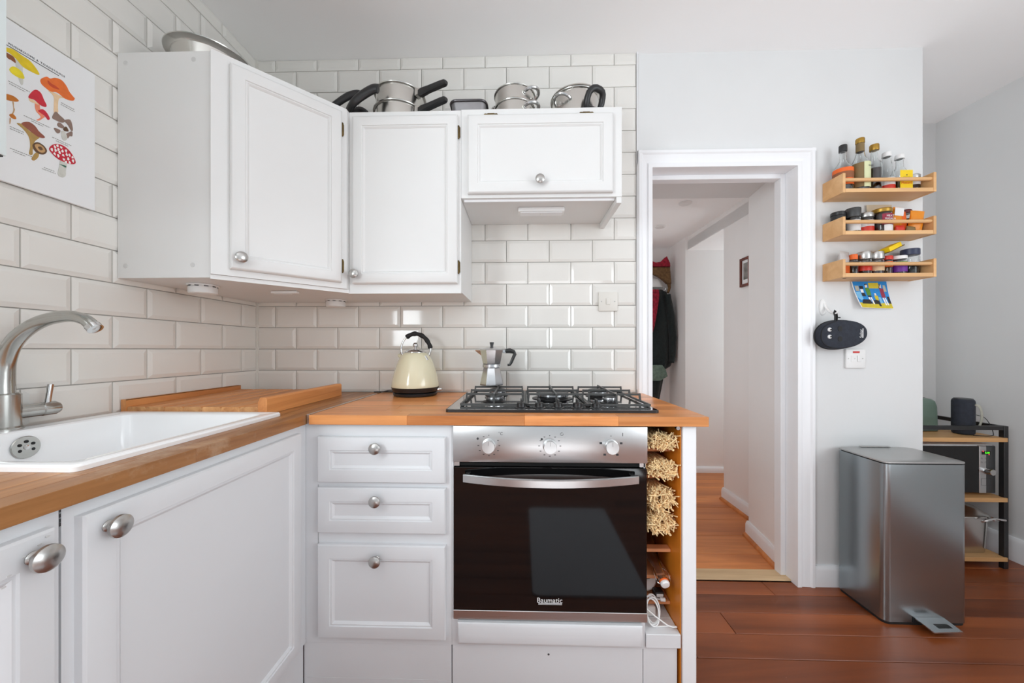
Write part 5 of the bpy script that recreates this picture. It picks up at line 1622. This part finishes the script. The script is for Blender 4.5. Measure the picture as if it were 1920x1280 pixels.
for k, d in ((0.80, 0.028), (0.97, 0.022), (1.0, 0.012), (1.0, 0.000), (0.98, -0.010), (0.90, -0.016), (0.6, -0.020), (0.25, -0.021)):
    rs.append([mitt_pt(2 * math.pi * i / NS, k, d) for i in range(NS)])
B().rings(rs).build('cover', 'neoprene', t)
B().tube([mitt_pt(2 * math.pi * i / NS, 1.003, 0.011) for i in range(NS)], 0.0028, 6, closed=True).build('piping', 'rubber', t)
B().tube([mitt_pt(2 * math.pi * i / NS, 0.93, -0.0155) for i in range(14, 35)], 0.0016, 6).build('seam', 'rubber', t)
for zz in (1.176, 1.1445):
    e = B().lathe([(0.0090, 0), (0.0088, 0.002), (0.006, 0.0042), (0.0005, 0.005)], (1.3635, mc.y - 0.0185, zz), (0, -1, 0), 24, sx=1, sy=1).build('eye', 'print', t)
    B().lathe([(0.0042, 0), (0.0040, 0.0008), (0.0005, 0.0012)], (1.3660, mc.y - 0.0232, zz), (0, -1, 0), 16).build('pupil', 'rubber', e)
for zz in (1.180, 1.135):
    B().prism([(0.0095 * math.cos(i * math.pi / 8), 0.0125 * math.sin(i * math.pi / 8)) for i in range(16)], lambda u, v, d: Vector((1.407 + u, mc.y - 0.0205 - d, zz + v)), 0.0, 0.0012).build('finger_slot', 'rubber', t)
text('Sailor', 0.0165, 'print', t, (1.4985, mc.y - 0.0205, 1.1585), (0, 0, 1), (-1, 0, 0), 0.0004, name='brand_lettering')
B().box(1.5055, 1.5085, mc.y - 0.0200, mc.y - 0.0192, 1.140, 1.181).build('logo_bar', 'print', t)
B().tube([(1.402, mc.y - 0.002, 1.212), (1.4025, mc.y - 0.002, 1.236), (1.4005, mc.y + 0.001, 1.252), (1.4045, mc.y + 0.003, 1.262), (1.410, mc.y + 0.001, 1.254), (1.4095, mc.y - 0.003, 1.236), (1.408, mc.y - 0.003, 1.212)], 0.0052, 8, flat=0.4).build('hanging_loop', 'rubber', t)
B().box(1.409, 1.423, mc.y - 0.006, mc.y - 0.003, 1.228, 1.233, 0.0008, 1).build('loop_tab', 'rubber', t)

t = thing('fused_spur', 'white fused switch plate with a red neon below the mitt', 'switch', (1.535, W - 0.01, 1.045))
B().box(1.4905, 1.5785, W - 0.0105, W - 0.0003, 1.0025, 1.0895, 0.0025, 2).build('plate', 'plastic', t)
B().box(1.520, 1.550, W - 0.0125, W - 0.0106, 1.072, 1.080, 0.0008, 1).build('neon', 'red', t)
r_ = B().box(1.5395, 1.5555, W - 0.0135, W - 0.0107, 1.032, 1.060, 0.0015, 2).build('rocker', 'plastic', t)
B().box(1.512, 1.538, W - 0.0118, W - 0.0107, 1.031, 1.061, 0.0006, 1).build('fuse_holder', 'plastic', t)
for x in (1.5005, 1.528, 1.5645):
    B().cyl(0.0027 if x != 1.528 else 0.0018, (x, W - (0.0106 if x != 1.528 else 0.0119), 1.0465), (0, -1, 0), 0.0006, 12).build('screw', 'nickel', t)

# ---------------------------------------------------------------- pedal bin
t = thing('pedal_bin', 'tall brushed steel pedal bin standing against the doorway wall', 'bin', (1.595, 1.56, 0))
BX0, BX1, BY0, BY1 = 1.436, 1.757, 1.450, 1.668


def binring(z, g=0.0, n=8):
    """rounded rectangle with a slightly bowed front"""
    out = []
    for p in rr(BX0 - g, BX1 + g, BY0 - g, BY1 + g, 0.024, z, 6):
        out.append(Vector((p.x, p.y, p.z)))
    return out


B().rings([binring(0.012), binring(0.634)]).build('body', 'binsteel', t)
B().rings([binring(0.0005, -0.003), binring(0.0118, -0.0015)]).build('base_ring', 'rubber', t)
B().rings([binring(0.6342, -0.004), binring(0.6382, -0.004)]).build('lid_gap', 'rubber', t)
B().rings([binring(0.6385, 0.0005), binring(0.6435, 0.0005), binring(0.6460, -0.006), binring(0.6475, -0.03)]).build('lid', 'binlid', t)
B().box(1.53, 1.66, 1.648, 1.664, 0.6477, 0.6520, 0.002, 1).build('lid_hinge', 'binlid', t)
ped = B()
o4 = [Vector(v) for v in ((1.546, 1.4495, 0.034), (1.660, 1.4495, 0.034), (1.661, 1.388, 0.026), (1.550, 1.382, 0.026))]
i4 = [Vector(v) for v in ((1.586, 1.420, 0.0301), (1.640, 1.421, 0.0301), (1.641, 1.402, 0.0278), (1.586, 1.400, 0.0278))]
vt, vb = [], []
for lst, dz in ((vt, 0.0), (vb, -0.004)):
    lst.append([ped.bm.verts.new(v + ZP * dz) for v in o4])
    lst.append([ped.bm.verts.new(v + ZP * dz) for v in i4])
for i in range(4):
    j = (i + 1) % 4
    ped.bm.faces.new((vt[0][i], vt[0][j], vt[1][j], vt[1][i]))
    ped.bm.faces.new((vb[0][j], vb[0][i], vb[1][i], vb[1][j]))
    ped.bm.faces.new((vt[0][j], vt[0][i], vb[0][i], vb[0][j]))
    ped.bm.faces.new((vt[1][i], vt[1][j], vb[1][j], vb[1][i]))
p_ = ped.build('pedal', 'alu', t)
B().rings([[v + ZP * -0.0042 for v in i4], [v + ZP * -0.0050 for v in i4]]).build('grip_pad', 'rubber', p_)
B().box(1.542, 1.664, 1.4470, 1.4499, 0.012, 0.033, 0.001, 1).build('pedal_slot', 'rubber', t)

# ---------------------------------------------------------------- shelving unit and what stands on it, in the nook
UX0, UX1, UY0, UY1 = 1.900, 2.412, 1.832, 2.225
t = thing('shelving_unit', 'black metal shelving unit with pale wooden shelves in the nook', 'shelves', (2.15, 2.03, 0))
for x0 in (UX0, UX1 - 0.022):
    for y0 in (UY0, UY1 - 0.022):
        B().box(x0, x0 + 0.022, y0, y0 + 0.022, 0.0, 0.708, 0.0015, 1).build('leg', 'black', t)
for y0 in (UY0, UY1 - 0.022):
    B().box(UX0 + 0.0222, UX1 - 0.0222, y0 + 0.002, y0 + 0.020, 0.688, 0.7075).build('rail', 'black', t)
for x0 in (UX0, UX1 - 0.022):
    B().box(x0 + 0.002, x0 + 0.020, UY0 + 0.0222, UY1 - 0.0222, 0.688, 0.7075).build('rail', 'black', t)
for z in (0.631, 0.334, 0.040):
    B().box(UX0 + 0.004, UX1 - 0.012, UY0 - 0.006, UY1 - 0.006, z, z + 0.020, 0.001, 1).build('shelf_board', 'unitwood', t)

t = thing('microwave', 'silver and black microwave oven on the middle shelf of the metal unit', 'microwave', (2.16, 2.02, 0.355))
MX0, MX1, MY0, MY1, MZ0, MZ1 = 1.935, 2.383, 1.868, 2.18, 0.3565, 0.608
B().box(MX0, MX1, MY0, MY1, MZ0 + 0.008, MZ1, 0.006, 2).build('casing', 'plastic', t)
B().box(MX0 + 0.02, MX0 + 0.05, MY0 + 0.02, MY1 - 0.02, MZ0 - 0.0015, MZ0 + 0.0075).box(MX1 - 0.05, MX1 - 0.02, MY0 + 0.02, MY1 - 0.02, MZ0 - 0.0015, MZ0 + 0.0075).build('feet', 'rubber', t)
B().box(MX0 + 0.004, 2.2995, MY0 - 0.014, MY0 - 0.0005, MZ0 + 0.012, MZ1 - 0.006, 0.002, 1).build('door', 'blackglass', t)
cpn = B().box(2.3015, 2.336, MY0 - 0.012, MY0 - 0.0005, MZ0 + 0.010, MZ1 - 0.004, 0.002, 1).build('control_panel', 'oven', t)
B().box(2.3362, MX1 - 0.002, MY0 - 0.012, MY0 - 0.0005, MZ0 + 0.010, MZ1 - 0.004, 0.004, 2).build('dark_panel', 'darkgrey', t)
ds = B().box(2.312, 2.354, MY0 - 0.0135, MY0 - 0.0118, 0.561, 0.578, 0.0005, 1).build('display', 'blackglass', cpn)
text('5:10', 0.0125, 'green_led', t, (2.337, MY0 - 0.0140, 0.5695), XP, ZP, 0.0002, name='clock_digits')
rl = B()
for x, z in ((2.317, 0.5775), (2.3455, 0.5612)):
    rl.lathe([(0.0022, 0), (0.0018, 0.001), (0.0003, 0.0013)], (x, MY0 - 0.0136, z), (0, -1, 0), 12)
rl.build('indicator_light', 'red_led', t)
kb = B()
for z in (0.541, 0.522):
    for x in (2.312, 2.331, 2.350):
        kb.box(x - 0.005, x + 0.005, MY0 - 0.0128, MY0 - 0.0118, z - 0.0022, z - 0.0012)
        kb.box(x - 0.004, x + 0.003, MY0 - 0.0128, MY0 - 0.0118, z + 0.0030, z + 0.0040)
kb.build('button_marks', 'ink', cpn)
B().lathe([(0.0165, 0), (0.0165, 0.004), (0.0155, 0.006), (0.0150, 0.024), (0.0140, 0.026), (0.0005, 0.0262)], (2.336, MY0 - 0.0122, 0.478), (0, -1, 0), 28).build('dial', 'chrome', t)
ob = B()
for a, b_, c, d_ in ((2.310, 2.356, 0.4395, 0.4405), (2.310, 2.3105, 0.407, 0.440), (2.356, 2.3565, 0.407, 0.440), (2.310, 2.356, 0.4065, 0.4072)):
    ob.box(a, b_, MY0 - 0.0126, MY0 - 0.0118, c, d_)
ob.build('door_button_outline', 'ink', t)

t = thing('toaster', 'sage green toaster on the metal unit, half hidden by the doorway wall', 'toaster', (2.11, 2.04, 0.652))
b = B()
rs = []
for k, z in ((0.0, 0.005), (0.0, 0.13), (0.006, 0.160), (0.018, 0.170), (0.03, 0.173)):
    rs.append(rr(1.975 + k, 2.236 - k - 0.006 * z / 0.17, 1.96 + k * 0.6, 2.13 - k * 0.6, 0.03, 0.6515 + z, 5))
b.rings(rs)
b.build('body', 'sage', t)
B().box(1.985, 2.226, 1.97, 2.12, 0.6512, 0.6562).build('base', 'black', t)
B().box(2.01, 2.20, 2.005, 2.025, 0.8246, 0.8254).box(2.01, 2.20, 2.065, 2.085, 0.8246, 0.8254).build('slots', 'rubber', t)

t = thing('smart_speaker', 'dark grey fabric speaker with a carry strap on the metal unit', 'speaker', (2.295, 1.955, 0.652))
SPC = (2.292, 1.915, 0.6515)
B().lathe([(0.034, 0.001), (0.0395, 0.006), (0.0405, 0.02), (0.0405, 0.168), (0.0385, 0.176), (0.0350, 0.180)], SPC, (0, 0, 1), 36).build('body', 'neoprene', t)
B().lathe([(0.0345, 0.1802), (0.0330, 0.1840), (0.0005, 0.1835)], SPC, (0, 0, 1), 36).build('top_plate', 'darkgrey', t)
B().tube(spline([(2.303, 1.8735, 0.808), (2.322, 1.871, 0.795), (2.335, 1.874, 0.755), (2.340, 1.882, 0.715), (2.336, 1.892, 0.680)], 5), 0.006, 10, flat=0.45).build('carry_strap', 'grey2_ink', t)
tag(B().tube(spline([(2.335, 1.895, 0.752), (2.372, 1.892, 0.738), (2.386, 1.88, 0.700), (2.384, 1.868, 0.660), (2.366, 1.862, 0.6535), (2.325, 1.86, 0.6530), (2.29, 1.872, 0.6530)], 6), 0.0016, 8).build('speaker_cable', 'black'), 'thin black cable looping from the speaker over the shelf edge', 'cable')

t = thing('compost_caddy', 'steel bin caddy with lid and handle on the bottom shelf of the unit', 'caddy', (2.2, 2.0, 0.06))
b = B()
b.rings([rr(2.085, 2.374, 1.866, 2.150, 0.05, 0.0605, 8), rr(2.075, 2.384, 1.858, 2.160, 0.055, 0.235, 8), rr(2.073, 2.386, 1.856, 2.162, 0.055, 0.239, 8)])
b.build('body', 'steel', t)
b = B()
b.rings([rr(2.070, 2.388, 1.855, 2.166, 0.055, 0.2395, 8), rr(2.070, 2.388, 1.855, 2.166, 0.055, 0.247, 8), rr(2.10, 2.358, 1.89, 2.13, 0.05, 0.276, 8), rr(2.17, 2.29, 1.97, 2.06, 0.03, 0.288, 8)])
b.build('lid', 'steel', t)
B().tube(spline([(2.300, 1.848, 0.226), (2.312, 1.838, 0.236), (2.340, 1.835, 0.246), (2.366, 1.828, 0.247), (2.386, 1.824, 0.246)], 5), 0.0050, 10).build('handle', 'chrome', t)
B().box(2.352, 2.376, 1.838, 1.8545, 0.232, 0.250, 0.002, 1).build('clip', 'chrome', t)

t = thing('kitchen_mat', 'pale grey kitchen mat on the floor, mirrored in the oven glass', 'mat', (0.3, 0.2, 0))
b = B()
b.rings([rr(0.05, 0.56, -0.25, 0.62, 0.03, 0.001), rr(0.05, 0.56, -0.25, 0.62, 0.03, 0.009), rr(0.058, 0.552, -0.242, 0.612, 0.028, 0.011)])
b.build('mat_body', 'greymat', t)

# ---------------------------------------------------------------- hall: coats, picture, lamps
t = thing('coat_rail', 'metal coat rail with pegs on the far hall wall', 'rail', (1.27, 3.54, 1.66))
B().box(1.06, 1.437, 3.528, 3.549, 1.650, 1.672, 0.003, 1).build('rail', 'chrome', t)
for x in (1.12, 1.25, 1.385):
    B().tube(spline([(x, 3.528, 1.655), (x, 3.49, 1.640), (x, 3.478, 1.655), (x, 3.476, 1.68)], 4), 0.006, 8).build('peg', 'chrome', t)


def drape(name, lab, cat, m, cx, cy, prof, folds, amp, grp=None):
    """hanging cloth: rings (z, half width, half depth, x shift)"""
    t = thing(name, lab, cat, (cx, cy, prof[-1][0]), grp)
    rs = []
    N_ = 44
    for z, w, d, sx in prof:
        ring = []
        for i in range(N_):
            a = 2 * math.pi * i / N_
            k = 1 + amp * math.sin(folds * a + z * 3.0) + amp * 0.6 * math.sin((folds + 4) * a - z * 5)
            ring.append(Vector((cx + sx + w * k * math.cos(a), cy + d * k * math.sin(a), z)))
        rs.append(ring)
    B().rings(rs).build('cloth', m, t)
    return t


t = drape('coat', 'long dark green coat hanging on the hall coat rail', 'coat', 'fabric', 1.275, 3.425,
          [(1.655, 0.045, 0.020, 0.01), (1.63, 0.085, 0.042, 0.01), (1.55, 0.115, 0.055, 0.012), (1.35, 0.128, 0.062, 0.014), (1.12, 0.140, 0.066, 0.014), (0.99, 0.140, 0.066, 0.014), (0.93, 0.120, 0.060, 0.005), (0.90, 0.09, 0.05, -0.01), (0.62, 0.075, 0.05, -0.05), (0.50, 0.07, 0.045, -0.06)], 6, 0.07)
B().tube([(1.362, 3.385, 1.60), (1.392, 3.375, 1.42), (1.414, 3.372, 1.20), (1.408, 3.375, 1.02), (1.400, 3.378, 0.965)], [0.034, 0.036, 0.034, 0.030, 0.026], 14).build('sleeve', 'fabric', t)
drape('red_scarf', 'bright red scarf hanging beside the dark coat in the hall', 'scarf', 'redfab', 1.180, 3.33,
      [(1.64, 0.035, 0.02, 0.050), (1.58, 0.055, 0.03, 0.032), (1.45, 0.050, 0.03, 0.018), (1.30, 0.036, 0.03, 0.006), (1.22, 0.02, 0.02, 0.0)], 5, 0.1)
drape('green_cloth', 'sage green cloth showing beneath the dark coat in the hall', 'cloth', 'greenfab', 1.252, 3.335,
      [(0.945, 0.045, 0.010, 0), (0.90, 0.065, 0.012, 0.01), (0.84, 0.072, 0.012, 0.016), (0.80, 0.035, 0.01, -0.01)], 5, 0.1)
t = thing('bag', 'red and brown cloth bag hanging above the dark coat in the hall', 'bag', (1.31, 3.48, 1.70))
def hx(u, v):
    return (1.211 + (u - 85) / 4.267 * 0.00502, 1.955 - (v - 192) / 4.267 * 0.00510)


def slab(pts, y0, y1, m, nm):
    P = [hx(*p) for p in pts]
    cxx, czz = sum(p[0] for p in P) / len(P), sum(p[1] for p in P) / len(P)
    b = B()
    b.rings([[Vector((cxx + (x - cxx) * k, y, czz + (z - czz) * k)) for x, z in P] for k, y in ((0.90, y0), (1.0, y0 + 0.014), (1.0, y1 - 0.014), (0.90, y1))])
    return b.build(nm, m, t)


slab([(40, 200), (85, 215), (130, 232), (180, 225), (225, 180), (250, 235), (252, 262), (150, 262), (40, 262)], 3.40, 3.46, 'redfab', 'red_top')
slab([(40, 264), (252, 264), (258, 340), (262, 395), (235, 400), (205, 372), (170, 345), (125, 322), (40, 328)], 3.405, 3.455, 'brownfab', 'brown_panel')
B().tube([(1.40, 3.43, 1.715), (1.405, 3.428, 1.675), (1.395, 3.428, 1.640), (1.387, 3.430, 1.625)], [0.018, 0.014, 0.012, 0.010], 10).build('strap', 'brownfab', t)
drape('white_hat', 'white cap hanging under the red and brown bag in the hall', 'cap', 'plastic', 1.262, 3.475,
      [(1.775, 0.03, 0.02, 0), (1.76, 0.065, 0.035, 0), (1.72, 0.085, 0.045, 0.0), (1.685, 0.10, 0.045, 0.0), (1.681, 0.098, 0.042, 0.0)], 5, 0.01)
drape('white_bag', 'white fabric bag hanging low below the coats in the hall', 'bag', 'paper', 1.335, 3.512,
      [(0.86, 0.02, 0.015, 0), (0.80, 0.055, 0.02, 0), (0.60, 0.06, 0.022, 0), (0.45, 0.055, 0.02, 0)], 4, 0.05)

t = thing('picture_frame', 'small red-brown framed photograph on the hall side wall', 'picture', (1.47, 2.40, 1.50))
b = B()
fy0, fy1, fz0, fz1 = 2.325, 2.428, 1.502, 1.690
b.box(1.458, 1.474, fy0, fy0 + 0.016, fz0, fz1).box(1.458, 1.474, fy1 - 0.016, fy1, fz0, fz1).box(1.458, 1.474, fy0 + 0.016, fy1 - 0.016, fz0, fz0 + 0.016).box(1.458, 1.474, fy0 + 0.016, fy1 - 0.016, fz1 - 0.016, fz1)
b.build('frame', 'frame_red', t)
B().box(1.466, 1.4735, fy0 + 0.0162, fy1 - 0.0162, fz0 + 0.0162, fz1 - 0.0162).build('mount', 'paper', t)
B().box(1.4652, 1.4659, fy0 + 0.030, fy1 - 0.030, fz0 + 0.045, fz1 - 0.035).build('photograph', 'photo', t)
for (x, y), lab in (((1.114, 2.459), 'round white ceiling spotlight in the hall, nearer the doorway'), ((1.124, 2.922), 'round white ceiling spotlight in the hall, farther from the doorway')):
    t = thing('ceiling_spotlight', lab, 'light', (x, y, 2.07))
    B().lathe([(0.042, 0), (0.042, 0.005), (0.032, 0.012), (0.026, 0.010)], (x, y, 2.0848), (0, 0, -1), 28).build('bezel', 'plastic', t)
